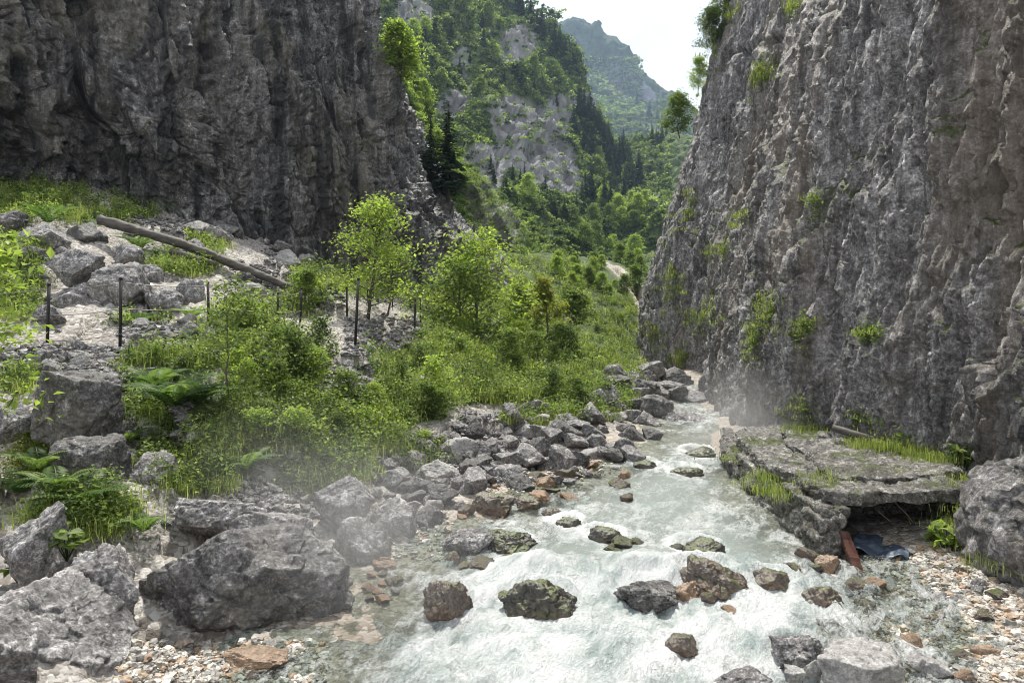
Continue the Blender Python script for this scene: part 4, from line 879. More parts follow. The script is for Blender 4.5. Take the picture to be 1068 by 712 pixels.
near_tree(235, 420, 300, 8.3, 'sapling', 'leaf', .06, 'thin stemmed sapling in front of the fence over the fern', 7, .5, cl=10, clr=.06, nb=14, sub=5, trunk_r=.014, base=.35)
near_tree(290, 420, 346, 9.2, 'shrub', 'leaf', .06, 'low green shrub right of the thin stemmed sapling', 8, .9, cl=10, clr=.08, nb=16, sub=5, cat='shrub', trunk_r=.012)
near_tree(-6, 345, 232, 6.2, 'sapling', 'leaf_bright', .085, 'bright large leaved sapling cut by the left picture edge', 9, .25, cl=14, clr=.06, nb=12, sub=4, trunk_r=.012)
near_tree(318, 330, 285, 15, 'shrub', 'leaf_bright', .07, 'small bright shrub beside the end of the log', 12, .8, cl=26, clr=.1, nb=12, sub=4, cat='shrub')
near_tree(405, 330, 262, 18, 'shrub', 'leaf', .09, 'green shrub behind the bright yellow sapling', 13, .6, cl=30, clr=.09, nb=14, sub=5, cat='shrub')
# valley trees, from shared prototypes
protoT = []
for k in range(4):
    root = make_tree('broadleaf_tree', 9, 4.2, 40+k, ['leaf', 'leaf_bright', 'leaf', 'leaf_dark'][k], [.34, .3, .34, .34][k], 'x', nb=22, sub=8, cl=34, clr=.075, base=.1, group='g')
    protoT.append(root)
for k in range(4):
    protoT.append(make_tree('broadleaf_tree', 9, 4.4, 50+k, ['leaf', 'leaf_bright', 'leaf', 'leaf'][k], .62, 'x', nb=20, sub=7, cl=15, clr=.085, base=.08, group='g'))
usedT = set()
def valley_tree(k, p, s, rz, label, group, sz=1.0):
    o = protoT[k] if k not in usedT else copy_tree(protoT[k]); usedT.add(k)
    o.location = p; o.scale = (s, s, s*sz); o.rotation_euler = (0, 0, rz); o['label'] = label; o['group'] = group; return o
gorge = [(662, 312, 225, 50, 1, 'tallest light green tree leaning towards the right cliff in the gorge mouth'),
    (636, 318, 262, 46, 0, 'mid green tree left of the tallest tree of the gorge mouth'), (612, 322, 282, 40, 2, 'small green tree above the green slope in the gorge mouth'),
    (648, 345, 300, 36, 3, 'low tree at the end of the green bank'), (676, 340, 282, 42, 0, 'green tree tucked against the edge of the right cliff'),
    (622, 345, 316, 32, 1, 'low light green tree over the upper bank'), (650, 372, 340, 30, 1, 'small bright bush tree where the stream disappears'),
    (668, 368, 332, 34, 0, 'green bush tree in front of the cliff edge hollow'), (590, 318, 286, 40, 1, 'slender light green tree between yellowing sapling and gorge mouth'),
    (648, 300, 248, 60, 5, 'pale green tree behind the tallest tree of the gorge mouth')]
for px, pyb, pyt, Y, k, lab in gorge:
    b_ = at(px, pyb, Y); H = (pyb-pyt)/F*Y; valley_tree((5, 4, 5, 5, 6)[k % 5], (b_[0], b_[1], b_[2]-.3), H/9*.36, random.uniform(0, 6), lab, 'broadleaf trees in the gorge mouth', 1.25)
rs = np.random.RandomState(17)
def scatter_valley(n, spots, Hm, lab, grp, ks, sids=(5, 1)):
    made = 0; tr = 0
    while made < n and tr < 4000:
        tr += 1
        cx, cy, sx, sy = spots[rs.randint(len(spots))]; px, py = cx+sx*rs.uniform(-1, 1), cy+sy*rs.uniform(-1, 1)
        p, sid = hit(px, py)
        if p is None or sid not in sids or (sid == 5 and green_field(p[None], HB, .85)[0] < .6): continue
        valley_tree(ks[rs.randint(len(ks))], tuple(p-[0, 0, .4]), min(Hm, (22 if sid == 5 else 17 if sid == 1 else 99)/F*p[1])*rs.uniform(.6, 1.3)/9, rs.uniform(0, 6.28), lab, grp, rs.uniform(.9, 1.2)); made += 1
scatter_valley(60, [(630, 255, 40, 24), (655, 225, 28, 18), (600, 285, 20, 15), (640, 285, 30, 20)], 3.6, 'light green broadleaf tree in the wooded valley floor', 'broadleaf trees on the valley floor', [4, 5, 6, 5])
scatter_valley(8, [(440, 110, 16, 26), (420, 65, 8, 16), (450, 150, 8, 14)], 1.8, 'bright green small tree on the strip above the left cliff edge', 'small trees above the left cliff edge', [5, 5, 4], (4, 3))
scatter_valley(24, [(500, 30, 60, 40), (450, 60, 40, 40), (570, 100, 30, 20), (520, 220, 40, 20), (640, 190, 30, 20), (470, 100, 40, 30)], 5.0, 'light green broadleaf tree on the steep mountain side', 'broadleaf trees on the mountain side', [5, 4, 6], (5,))

# conifers
def conifer_geo(H, seed, nw=34, nbr=9):
    rs = np.random.RandomState(seed); b = MB(); b.tube([(0, 0, -.5), (0, 0, H*.5), (0, 0, H)], [H*.018, H*.010, .01], 6)
    V = []; n = 0; ti = []
    for i in range(nw):
        f = (i+.5)/nw; h = H*(.08+.92*f); Rr = H*.19*(1-f)**.85+.12
        for j in range(max(4, int(nbr*(1-f*.5)))):
            az = rs.uniform(0, 6.28); L = Rr*rs.uniform(.65, 1.15); hz = h+rs.uniform(-.5, .5)*H/nw; dr = rs.uniform(.15, .45); w = L*.24+.06
            d = np.array([math.cos(az), math.sin(az), 0]); s = np.array([-d[1], d[0], 0]); tv = rs.rand()
            for k in range(3):
                a = L*k/3.2; e = L*(k+1.25)/3.2
                p0 = d*a+[0, 0, hz-dr*a*.9]; p1 = d*e+[0, 0, hz-dr*e-.06*L]
                V += [p0-s*w*.35, p0+s*w*.35-[0, 0, .25*w], (p0+p1)/2+s*w*rs.uniform(.6, 1.1)-[0, 0, .4*w], p1, (p0+p1)/2-s*w*rs.uniform(.6, 1.1)-[0, 0, .4*w]]
                ti += [tv]*5
    V = np.array(V); a = np.arange(len(V)).reshape(-1, 5); T = np.concatenate([a[:, [0, 1, 2, 4]], ]); T3 = a[:, [4, 2, 3]]
    return b, V, T, T3, np.array(ti)
protoC = []
for k in range(3):
    root = bpy.data.objects.new('conifer', None); C.objects.link(root); tag(root, 'x', 'conifer', 'g')
    b, V, Q4, T3, ti = conifer_geo(10, 70+k); b.build('trunk', M['bark'], root)
    obj('crown', mesh('crown', V, [Q4, T3], M['needle'], False, attrs={'tint': ti}), root); protoC.append(root)
usedC = set()
def conifer(p, H, lab, grp=None, w=1.0):
    k = rs.randint(3); o = protoC[k] if k not in usedC else copy_tree(protoC[k]); usedC.add(k)
    o.location = tuple(p); o.scale = (H/10*w, H/10*w, H/10); o.rotation_euler = (0, 0, rs.uniform(0, 6.28)); o['label'] = lab
    if grp: o['group'] = grp
    elif 'group' in o: del o['group']
    return o
p = hit(467, 205)[0]; conifer(p, 100/F*p[1], 'tall dark spruce standing behind the left cliff edge', w=1.25)
p = hit(449, 180)[0]; conifer(p, 60/F*p[1], 'smaller dark spruce just left of the tall spruce')
def scatter_con(n, spots, Hpx, lab, grp, sids=(5,)):
    made = 0; tr = 0
    while made < n and tr < 3000:
        tr += 1
        cx, cy, sx, sy, sl = spots[rs.randint(len(spots))]; dx = rs.uniform(-1, 1); px, py = cx+sx*dx, cy+sy*rs.uniform(-1, 1)+sl*dx
        p, sid = hit(px, py)
        if p is None or sid not in sids: continue
        conifer(p-[0, 0, .5], Hpx*rs.uniform(.6, 1.25)/F*p[1], lab, grp, rs.uniform(.85, 1.2)); made += 1
scatter_con(20, [(570, 45, 32, 4, 36)], 30, 'spruce in the row standing against the sky on the mountain ridge', 'spruces on the skyline ridge')
scatter_con(70, [(628, 165, 24, 22, 22), (650, 180, 20, 14, 12), (612, 140, 14, 22, 16)], 34, 'dark spruce in the dense stand below the far peak', 'spruces of the dense stand')
scatter_con(44, [(480, 40, 50, 36, 20), (560, 90, 30, 10, 20), (600, 230, 30, 18, 10), (540, 200, 30, 14, 10)], 22, 'dark spruce scattered on the rocky mountain side', 'spruces scattered on the mountain side')
scatter_con(8, [(620, 215, 26, 8, 4)], 40, 'dark spruce rising out of the valley floor trees', 'spruces of the valley floor')
scatter_con(14, [(680, 135, 16, 16, 10)], 16, 'tiny far spruce at the foot of the peak', 'far spruces under the peak', (6, 5))

# bushes on the mountain side: uncountable cover
def cover(name, spots, n, r, leaf, k, mat, seed, sids, up=.3, tbase=None):
    rs = np.random.RandomState(seed); cs = []; ti = []; sz = []
    w = np.array([s[2]*s[3] for s in spots], float); w /= w.sum(); m = 0; tr = 0
    while m < n and tr < n*6:
        tr += 1
        cx, cy, sx, sy = spots[rs.choice(len(spots), p=w)]; px, py = cx+sx*rs.uniform(-1, 1), cy+sy*rs.uniform(-1, 1)
        p, sid = hit(px, py)
        if p is None or sid not in sids: continue
        if sid == 5:
            g = green_field(p[None], HB, .85)[0]
            if g < .5 and rs.rand() > .12: continue
        sc = p[1]**.75/38*1.0 if p[1] > 30 else 1
        rr = r*rs.uniform(.5, 1.4)*sc
        q = rs.randn(k, 3); q /= np.linalg.norm(q, axis=1)[:, None]; q *= (rs.rand(k, 1)**.4); q[:, 2] = np.abs(q[:, 2])*.8
        cs.append(p+q*rr); ti.append(np.full(k, rs.rand())); sz.append(np.full(k, leaf*sc)); m += 1
    leafobj(name, np.concatenate(cs), np.concatenate(sz), mat, seed, None, up=up, tint=np.concatenate(ti), aspect=.8, kind='stuff')
HS = [(500, 60, 110, 90), (480, 180, 60, 60), (590, 150, 50, 80), (640, 200, 60, 60), (580, 250, 70, 50), (420, 60, 50, 70)]
cover('mountain_scrub', HS, 2300, 1.0, .5, 22, 'leaf_dark', 31, (5,))
cover('mountain_bushes', HS, 2600, .9, .45, 22, 'leaf', 32, (5,))
cover('far_woodland', [(670, 150, 45, 45), (620, 110, 50, 50)], 2200, .6, .4, 14, 'leaf', 33, (6,))
cover('spur_bushes', [(440, 130, 60, 100), (500, 230, 60, 60), (560, 300, 40, 40)], 1300, .7, .16, 34, 'leaf', 34, (4,))
cover('cliff_edge_bushes', [(435, 90, 25, 90), (460, 180, 25, 50)], 500, .45, .2, 26, 'leaf_bright', 35, (4,))

# undergrowth on the slope
def veg_ok(px, py):
    v = 0
    for cx, cy, rx, ry in VEG: v = max(v, 1.2-((px-cx)/rx)**2-((py-cy)/ry)**2)
    for cx, cy, rx, ry in BARE:
        if ((px-cx)/rx)**2+((py-cy)/ry)**2 < 1: return 0
    return v
FERNS = [(180, 425), (160, 405), (85, 530), (60, 515), (205, 420), (135, 460), (145, 258), (50, 232), (125, 296), (145, 338), (200, 330), (255, 490), (49, 350), (125, 350), (218, 335), (370, 345), (436, 335)]
def spots_on(n, rs, thr=.2, boxes=((0, 150, 680, 560),)):
    out = []; x0, y0, x1, y1 = boxes[0]
    while len(out) < n:
        px, py = rs.uniform(x0, x1), rs.uniform(y0, y1)
        if veg_ok(px, py) < thr: continue
        if any(abs(px-a) < 20 and abs(py-b) < 16 for a, b in FERNS) and rs.rand() < .8: continue
        p, sid = hit(px, py)
        if p is None or sid != 1: continue
        if ledge(p[1])-p[0] < .35 and p[0] > -3: continue
        nz = fbm(np.array([[p[0]*1.1, p[1]*.8, 0]]), 3, 77)[0]
        out.append((p, nz))
    return out
rs2 = np.random.RandomState(21)
def herbs(name, n, k, hmin, hmax, leaf, mat, seed, cond, bx=((-150, 150, 680, 560),)):
    cs = []; ti = []; sz = []; rs = np.random.RandomState(seed)
    for p, nz in spots_on(n, rs, .15, bx):
        if not cond(nz, rs): continue
        f = (p[1]/9)**.45; h = rs.uniform(hmin, hmax)*f*(1+nz*.5); r = h*.55
        q = rs.randn(k, 3)*[r*.6, r*.6, 0]; q[:, 2] = h*(rs.rand(k)**.6)*np.exp(-(q[:, 0]**2+q[:, 1]**2)/(r*r*1.5))+.02
        cs.append(p+q); ti.append(np.full(k, .15+.7*rs.rand())); sz.append(np.full(k, leaf*f))
    leafobj(name, np.concatenate(cs), np.concatenate(sz), mat, seed, None, up=.6, tint=np.concatenate(ti), kind='stuff', aspect=.7)
herbs('undergrowth', 3400, 26, .10, .38, .05, 'leaf', 22, lambda nz, r: nz > -.1 or r.rand() < .12)
herbs('low_herbs', 2600, 20, .1, .30, .045, 'leaf_bright', 23, lambda nz, r: nz > .05 or r.rand() < .15)
for i in range(46):
    for _ in range(400):
        px, py = rs2.uniform(130, 660), rs2.uniform(300, 480)
        if veg_ok(px, py) > .35 and not any(abs(px-a) < 24 and -20 < py-b < 45 for a, b in FERNS):
            p, sid = hit(px, py)
            if p is not None and sid == 1 and 7 < p[1] < 24: break
    k = rs2.randint(6)
    if i < 6: o_ = make_tree('shrub', 1.0, .62, 300+i, ['leaf', 'leaf_bright', 'leaf_dark', 'leaf', 'leaf_bright', 'leaf'][i], .075, 'x', cat='shrub', nb=14, sub=5, cl=17, clr=.11, base=.04, trunk_r=.010); (globals().setdefault('PSH', [])).append(o_)
    else: o_ = copy_tree(PSH[k])
    kk = i if i < 6 else k; h_ = rs2.uniform(.25, .62)*(p[1]/9)**.6
    put(o_, tuple(p-[0, 0, .04]), h_, rs2.uniform(0, 6.28)); o_['label'] = ['mid green', 'bright yellow green', 'dark green', 'mid green', 'bright yellow green', 'mid green'][kk]+(' low shrub' if h_ < .5 else ' knee high shrub')+' growing in the green slope left of the stream'; o_['group'] = 'shrubs on the green slope'
herbs('dark_undergrowth', 1000, 26, .15, .4, .06, 'leaf_dark', 24, lambda nz, r: -.25 < nz < .2)
def grassgeo(pts, hs, k, rs, spread=.12, w=.008):
    n = len(pts)*k; c = np.repeat(pts, k, 0)+rs.randn(n, 3)*[spread, spread, 0]; h = np.repeat(hs, k)*rs.uniform(.3, 1.2, n)
    a = rs.uniform(0, 6.28, n); ln = rs.uniform(.2, 1.2, n); d = np.stack([np.cos(a), np.sin(a), 0*a], 1); s = np.stack([-np.sin(a+rs.uniform(-1, 1, n)), np.cos(a), 0*a], 1)
    W = (w*(.6+.8*rs.rand(n))*np.repeat(np.maximum(pts[:, 1]/9, .8)**.8, k))[:, None]; up = np.array([0, 0, 1.0]); hh = h[:, None]
    m = c+up*hh*.55+d*hh*.18*ln[:, None]; t_ = c+up*hh*(1-.42*ln[:, None])+d*hh*.75*ln[:, None]
    V = np.stack([c-s*W, c+s*W, m+s*W*.8, m-s*W*.8, t_], 1).reshape(-1, 3); b = np.arange(n)[:, None]*5
    return V, np.concatenate([b+[0, 1, 2, 3]]), np.concatenate([b+[3, 2, 4]]), np.repeat(np.clip(rs.rand(n)*.6+np.repeat(rs.rand(len(pts)), k)*.5, 0, 1), 5)
def grass(name, pts, hs, k, seed, mat='grass', **kw):
    rs = np.random.RandomState(seed); V, Q, T, ti = grassgeo(np.asarray(pts), np.asarray(hs), k, rs, **kw)
    return obj(name, mesh(name, V, [Q, T], M[mat], False, attrs={'tint': ti}), kind='stuff')
sp = spots_on(3800, rs2, .15, ((-150, 150, 690, 560),)); pts = [p for p, nz in sp if -.15 < nz]; grass('grass', pts, [rs2.uniform(.10, .30)*(p[1]/9)**.5 for p in pts], 34, 41, w=.0028)
# ledge grass and moss cushions
pts = []; hs = []
for px, py, Y, n, h in [(930, 468, 8.5, 40, .22), (960, 478, 8.2, 40, .22), (985, 488, 7.8, 30, .2), (905, 466, 8.7, 20, .2), (1000, 480, 7.6, 20, .2), (812, 515, 7.4, 18, .22), (808, 500, 7.9, 12, .2), (1008, 505, 7.0, 16, .2), (1030, 540, 6.2, 10, .18), (1015, 552, 6.3, 12, .15), (775, 480, 9.6, 12, .2), (845, 492, 8, 10, .1), (880, 488, 7.9, 14, .08), (920, 492, 7.6, 16, .08), (960, 494, 7.4, 16, .1), (850, 450, 10, 20, .22), (865, 500, 6.7, 8, .12), (1050, 590, 5.6, 10, .2)]:
    for i in range(n):
        q = at(px, py, Y)+rs2.randn(3)*[.14, .16, .01]; pts.append(q); hs.append(h*.72)
grass('ledge_grass', pts, hs, 30, 42, spread=.09, w=.003)
# moss cover near the left boulder
def patch(name, spots, n, mat, leaf, h, seed, sids=(1,), k=1):
    rs = np.random.RandomState(seed); cs = []
    for i in range(n):
        cx, cy, sx, sy = spots[rs.randint(len(spots))]; px, py = cx+sx*rs.randn()*.5, cy+sy*rs.randn()*.5; p, sid = hit(px, py)
        if p is None or sid not in sids: continue
        cs.append(p+[0, 0, rs.rand()*h])
    leafobj(name, cs, leaf, mat, seed, None, up=.8, kind='stuff')
patch('moss', [(45, 455, 40, 16), (60, 470, 40, 14), (30, 480, 30, 14), (120, 470, 10, 10), (40, 500, 50, 16)], 9000, 'moss', .03, .06, 51)
# plants clinging to the right cliff
def cliff_tufts(seed):
    rs = np.random.RandomState(seed); cs = []; pts = []; hs = []
    for px, py, sx, sy, n in [(798, 78, 10, 14, 26), (790, 85, 8, 12, 16), (735, 330, 22, 20, 30), (840, 345, 10, 14, 22), (910, 348, 10, 5, 16), (700, 300, 14, 30, 40), (680, 350, 12, 22, 20), (800, 330, 16, 22, 30), (690, 180, 14, 40, 50), (715, 110, 14, 30, 44), (740, 40, 10, 30, 44), (760, 12, 14, 10, 20), (828, 8, 8, 8, 16), (785, 350, 10, 20, 18), (750, 260, 14, 8, 16), (675, 240, 10, 30, 34), (720, 215, 10, 20, 18), (850, 210, 6, 12, 10), (770, 230, 10, 20, 12), (940, 460, 14, 6, 8), (905, 440, 10, 8, 12), (830, 430, 20, 14, 16), (710, 375, 14, 10, 26)]:
        for i in range(n):
            x, y = px+sx*rs.randn()*.55, py+sy*rs.randn()*.55; p, sid = hit(x, y)
            if p is None or sid != 2: continue
            k = 14; f = (p[1]/14)**.8; cs.append(p+[-.03, -.02, 0]+rs.randn(k, 3)*[.04*f, .09*f, .11*f]); pts.append(p+[-.02, 0, 0]); hs.append(.12*f)
    leafobj('cliff_herbs', np.concatenate(cs), .055, 'leaf', seed, None, up=.4, kind='stuff'); grass('cliff_grass', pts, hs, 18, seed, spread=.1, w=.004)
cliff_tufts(61)

# ferns
def fern(px, py, Y, r, n, label, seed, group=None):
    rs = np.random.RandomState(seed); root = bpy.data.objects.new('fern', None); C.objects.link(root); tag(root, label, 'fern', group)
    p, sid = hit(px, py)
    c = at(px, py, Y) if p is None else p
    root.location = (c[0], c[1], c[2]+.05); r *= 1.15
    for i in range(n):
        az = 6.28*i/n+rs.rand()*.4; L = r*rs.uniform(.8, 1.2); rise = rs.uniform(.6, 1.1); m = 20; V = []; Q = []; c_ = 0; sd_ = np.array([-math.sin(az), math.cos(az), 0])
        mp_ = []
        for j in range(m+1):
            f = j/m; out = L*f*(.55+.35*f); z = L*rise*(f*1.25-f*f*.85); mp_.append(np.array([math.cos(az)*out, math.sin(az)*out, z]))
        for j in range(1, m):
            f = j/m; wl = L*.26*math.sin(math.pi*min(1, f*.92+.12))**.8*(1-f*.3); d = mp_[j+1]-mp_[j-1]; d /= np.linalg.norm(d); w = L/m*.7
            for sg in (-1, 1):
                tip = mp_[j]+sd_*sg*wl+d*wl*.35-np.array([0, 0, wl*.25]); mid = (mp_[j]+tip)/2
                V += [mp_[j]-d*w*.5, mid-d*w*.7, tip, mid+d*w*.7]; Q.append([c_, c_+1, c_+2, c_+3]); c_ += 4
        for j in range(m):
            V += [mp_[j]-sd_*.004, mp_[j]+sd_*.004, mp_[j+1]+sd_*.003, mp_[j+1]-sd_*.003]; Q.append([c_, c_+1, c_+2, c_+3]); c_ += 4
        tv = rs.rand()
        obj('frond', mesh('frond', np.array(V), np.array(Q), M['fern'], False, attrs={'tint': np.clip(tv+rs.randn(len(V))*.05, 0, 1)}), root)
    return root
fern(180, 428, 7.8, .62, 13, 'large fern on the slope above the rubble, left of the thin sapling', 1)
fern(160, 410, 8.2, .5, 11, 'second fern just behind and left of the large fern', 2)
fern(85, 535, 5.6, .42, 12, 'fern beneath the dark rock, above the upright grey rock', 3)
fern(60, 520, 5.8, .34, 10, 'small fern behind the rounded boulder at left edge', 4)
fern(205, 425, 8, .45, 11, 'fern touching the right side of the large fern', 5)
fern(135, 465, 6.9, .3, 9, 'small fern beside the brownish grey rock', 6)
fern(145, 262, 14, .55, 10, 'light green fern below the long log', 7)
fern(50, 235, 14, .6, 10, 'pale fern at the foot of the upper grass, left of the trail', 8)
fern(125, 300, 12.5, .4, 9, 'small fern on the heap of boulders', 9)
fern(145, 342, 11, .4, 9, 'fern between second and third fence post', 10)
fern(200, 335, 11.5, .42, 9, 'fern at the foot of the third fence post', 11)
fern(40, 495, 6.2, .36, 10, 'fern growing out of the moss patch at the left edge', 13)
fern(20, 520, 5.9, .3, 9, 'fern above the rounded boulder at left edge', 14)
fern(150, 560, 5.6, .3, 9, 'small fern in the gap behind the upright grey rock', 15)
fern(255, 495, 7.2, .4, 11, 'fern low on the slope above the largest boulder', 12)
# plants by the hollow
def leafy(px, py, Y, h, n, label, seed, mat='leaf_bright', leaf=.09):
    rs = np.random.RandomState(seed); root = bpy.data.objects.new('leafy_plant', None); C.objects.link(root); tag(root, label, 'plant'); root.location = tuple(at(px, py, Y)); b = MB(); cs = []
    for i in range(n):
        az = rs.uniform(0, 6.28); o = np.array([math.cos(az), math.sin(az), 0])*h*.5*rs.rand(); e = o+[0, 0, h*rs.uniform(.5, 1.1)]; b.tube([(0, 0, 0), e*.5+o*.1, e], [.006, .005, .003], 4); cs.append(e+rs.randn(4, 3)*[h*.14, h*.14, h*.05])
    b.build('stem', M['leaf'], root); leafobj('leaves', np.concatenate(cs), leaf, mat, seed, root, up=.75, aspect=.85)
leafy(990, 582, 6.3, .26, 14, 'bright broad leaved plant at the right end of the hollow', 1)
leafy(975, 568, 6.6, .16, 6, 'small broad leaved plant just left of the bright plant', 2)
leafy(22, 612, 4.9, .0+.2, 6, 'broad leaved plant behind the corner boulder', 3, 'leaf')
leafy(1005, 497, 7.4, .3, 14, 'broad leaved plant on the ledge against the outcrop', 4, 'leaf')
leafy(70, 585, 5.0, .22, 9, 'broad leaved plant between the rounded boulder and upright rock', 5, 'leaf')

# trees on top of the right cliff
for i, (px, py, hpx, Y, k) in enumerate([(703, 138, 46, 33, 0), (722, 88, 34, 31, 1), (738, 45, 44, 30, 3), (750, 10, 40, 30, 3)]):
    p, sid = hit(px+6, py, 2)
    if p is None: p = at(px+6, py, Y)
    valley_tree(k, tuple(p-[0, 0, .3]), hpx/F*p[1]/9, i*1.3, ['light green tree leaning out from the right cliff edge against the sky', 'small tree on the right cliff edge above the leaning tree', 'dark green tree high on the right cliff edge', 'topmost tree of the right cliff edge cut by the upper picture edge'][i], 'trees on the right cliff edge', 1.0)
for k in range(8):
    if k not in usedT:
        for ch in list(protoT[k].children): bpy.data.objects.remove(ch)
        bpy.data.objects.remove(protoT[k])

ORD = 'leftmost second third fourth fifth sixth seventh eighth ninth tenth eleventh twelfth thirteenth fourteenth fifteenth sixteenth seventeenth eighteenth nineteenth twentieth'.split()
def number(grp, what):
    g_ = sorted([o for o in C.objects if o.get('group') == grp and o.parent is None], key=lambda o: o.location.x/o.location.y)
    for i, o in enumerate(g_): o['label'] = ('leftmost ' if i == 0 else 'rightmost ' if i == len(g_)-1 else ORD[i]+' from the left ' )+what
number('spruces on the skyline ridge', 'of the spruces standing against the sky on the mountain ridge')
number('small trees above the left cliff edge', 'of the bright small trees above the left cliff edge')
number('far spruces under the peak', 'of the tiny far spruces at the foot of the peak')
number('spruces of the valley floor', 'of the dark spruces rising out of the valley floor trees')
def zones(grp, noun, place):
    g_ = [o for o in C.objects if o.get('group') == grp and o.parent is None]
    px = {o: o.location.x/o.location.y for o in g_}; py = {o: (o.location.z-CAMZ)/o.location.y for o in g_}; sz = {o: o.scale.z/o.location.y for o in g_}
    q = lambda d, o: sorted(d.values()).index(d[o])/len(g_)
    for o in g_:
        a = ('small', 'middling', 'large')[int(q(sz, o)*3)]; h = ('left', 'middle', 'right')[int(q(px, o)*3)]; v = ('lower', 'upper')[int(q(py, o)*2)]
        w = {'rock_pale': 'pale grey', 'rock_dark': 'dark grey', 'rock_orange': 'orange', 'rock_brown': 'brown', 'rock_moss': 'mossy', 'rock': 'grey'}[o.data.materials[0]['k']]+' ' if o.type == 'MESH' else ''
        o['label'] = f'{a} {w}{noun} in the {v} {h} part of {place}'
zones('broadleaf trees on the valley floor', 'green broadleaf tree', 'the wooded valley floor')
zones('broadleaf trees on the mountain side', 'light green broadleaf tree', 'the steep mountain side')
zones('spruces of the dense stand', 'dark spruce', 'the dense stand below the peak')
zones('spruces scattered on the mountain side', 'dark scattered spruce', 'the rocky mountain side')
zones('rocks of the left stream bank', 'rock', 'the left bank rubble')
zones('rocks at the head of the rapids', 'rock', 'the rocks crowding the rapids head')
zones('stones in the right shallows', 'wet stone', 'the right gravel shallows')
zones('small stones in the stream', 'wet stone', 'the open stream')
zones('loose rocks on the left slope', 'loose rock', 'the left slope')
zones('stones of the left water line', 'wet stone', 'the left water line')
for tone in ('mid green', 'bright yellow green', 'dark green'):
    g_ = [o for o in C.objects if o.get('group') == 'shrubs on the green slope' and o['label'].startswith(tone)]
    for o in g_: o['group'] = tone+' shrubs on the slope'
    zones(tone+' shrubs on the slope', tone+' shrub', 'the green slope')
    for o in g_: o['group'] = 'shrubs on the green slope'
# ------------------------------------------------------------------ fences
def fence(label, posts, wires):
    root = bpy.data.objects.new('wire_fence', None); C.objects.link(root); tag(root, label, 'fence'); tops = []
    base0 = None
    for px, pyt, pyb, Y in posts:
        hp = hit(px, pyb, 1)[0]
        if hp is not None and px > 0: Y = float(hp[1])
        b0, t0 = at(px, pyb, Y), at(px, pyt, Y); t0 = t0+rs.randn(3)*[.03, .03, 0]; g = float(ground(b0[0], b0[1])[0]); b0[2] = min(b0[2], g)-.1
        b = MB(); V, Q, T = tube([b0, t0], .022, 8); b.add(V, Q, T); V, Q, T = tube([t0, t0+[0, 0, .02]], [.028, .02], 8); b.add(V, Q, T)
        b.build('post', M['iron'], root); tops.append((b0, t0))
    for f in wires:
        for (a0, a1), (c0, c1) in zip(tops[:-1], tops[1:]):
            L1 = a1[2]-a0[2]; L2 = c1[2]-c0[2]; p = a1-[0, 0, f]; q = c1-[0, 0, f]; n = 8; sag = .03
            b = MB(); b.tube([p+(q-p)*i/n-np.array([0, 0, sag*4*(i/n)*(1-i/n)]) for i in range(n+1)], .006, 5); b.build('wire', M['wire'], root)
fence('wire fence with thin dark iron posts along the near path at the left', [(-60, 305, 372, 10.6), (49, 297, 362, 10.3), (125, 291, 368, 9.6), (218, 295, 345, 10.6), (290, 306, 332, 13.5), (313, 301, 335, 14)], (.05, .42, .78))
fence('short wire fence with iron posts beside the path in the middle of the slope', [(370, 291, 362, 10.9), (432, 313, 346, 20), (439, 307, 339, 21), (453, 301, 325, 25)], (.05, .5))
fence('low iron fence on the uphill side of the path behind the bright sapling', [(362, 300, 330, 16), (385, 292, 322, 17), (409, 298, 320, 21), (428, 300, 320, 26)], (.05, .5))
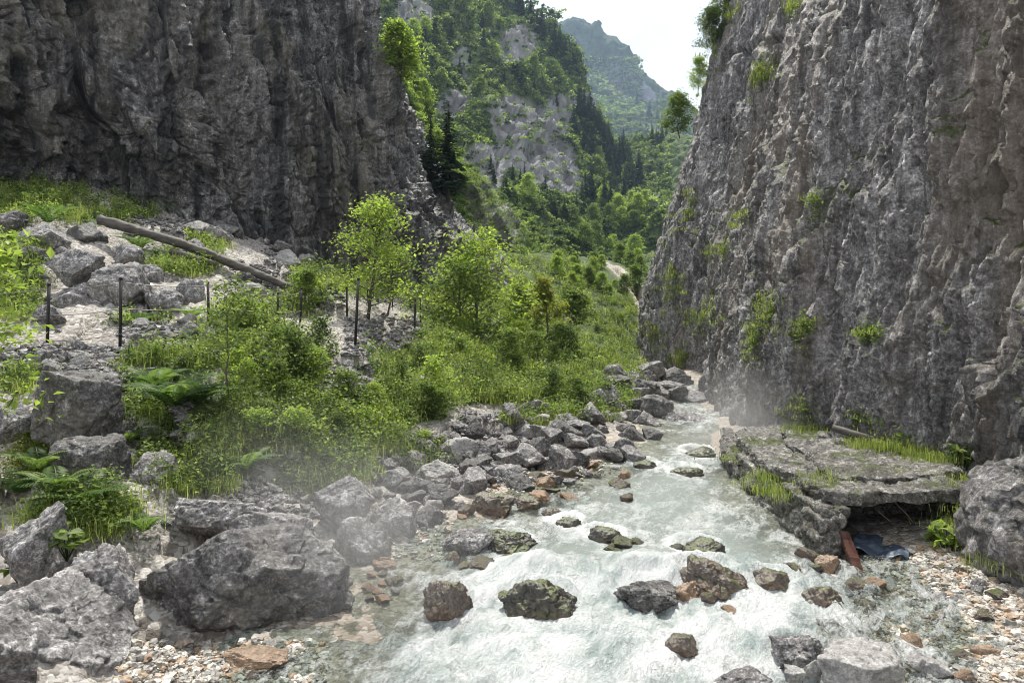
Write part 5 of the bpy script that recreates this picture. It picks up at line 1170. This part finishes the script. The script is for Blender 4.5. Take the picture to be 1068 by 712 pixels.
# log
pts = [at(104, 225, 15), at(150, 238, 15), at(200, 254, 15.2), at(250, 274, 15.4), at(304, 296, 15.6)]
b = MB(); P_ = catmull(np.array(pts)-[0, 0, .09], 60, 0); rr = np.linspace(.105, .08, 60)*(1+.10*vnoise(np.arange(60)[:, None]*[.35, 0, 0], 3)+.02*rs.randn(60)); V_, Q_, T_ = tube(catmull(P_, 200, 0), np.interp(np.linspace(0, 59, 200), np.arange(60), rr), 24); cen_ = np.repeat(catmull(P_, 200, 0), 24, 0); V_[:-2] = cen_+(V_[:-2]-cen_)*(1+.16*ridged(V_[:-2]*[3, 3, 9], 4, 5)+.1*facet(V_[:-2]*[4, 4, 9], 7, .8))[:, None]; b.add(V_, Q_, T_); b.build('fallen_log', M['log'], label='long weathered log lying slantwise below the upper trail', cat='log')
b = MB(); b.tube([at(178, 262, 15), at(200, 268, 15), at(226, 276, 15)], [.08, .07, .05], 8); b.build('branch', M['log'], label='short broken branch under the long log', cat='branch')

# ------------------------------------------------------------------ air: haze box and drifting spray
def volbox(name, lo, hi, dens, color, label):
    x0, y0, z0 = lo; x1, y1, z1 = hi
    V = [(x0, y0, z0), (x1, y0, z0), (x1, y1, z0), (x0, y1, z0), (x0, y0, z1), (x1, y0, z1), (x1, y1, z1), (x0, y1, z1)]
    Fq = np.array([(0, 3, 2, 1), (4, 5, 6, 7), (0, 1, 5, 4), (1, 2, 6, 5), (2, 3, 7, 6), (3, 0, 4, 7)])
    m = newmat(name+'_air'); t = NT(m); vp = t.n('ShaderNodeVolumePrincipled', {'Color': (*color, 1), 'Density': dens, 'Anisotropy': .3}); t.l(vp.outputs[0], t.o.inputs['Volume'])
    return obj(name, mesh(name, V, Fq, m, False), kind='stuff')
volbox('haze', (-3100, -45, -4), (3100, 1300, 620), .00026, (.55, .74, 1.0), '')
def mist(name, c, r, dens, label):
    D, Fa = ico(3); m = newmat(name+'_air'); t = NT(m); g = t.n('ShaderNodeTexCoord'); gr = t.n('ShaderNodeVectorMath', {0: g.outputs['Object']}, operation='LENGTH')
    f = t.ramp(gr.outputs['Value'], [(0.0, 1.0), (.5, .45), (.97, 0.0)], 'EASE'); f = t.math('MULTIPLY', f, t.math('MULTIPLY', f, dens))
    vp = t.n('ShaderNodeVolumePrincipled', {'Color': (.95, .96, .97, 1), 'Density': f, 'Anisotropy': .2}); t.l(vp.outputs[0], t.o.inputs['Volume'])
    o = obj(name, mesh(name, D, Fa, m), kind='stuff'); o.location = tuple(c); o.scale = r; return o
mist('spray_mist', at(385, 560, 5.3), (1.3, 1.0, 1.1), .8, '')
mist('spray_mist', at(290, 490, 6.0), (1.1, .9, .9), .25, '')
mist('spray_mist', at(770, 440, 11.0), (1.6, 1.9, 1.3), .5, '')
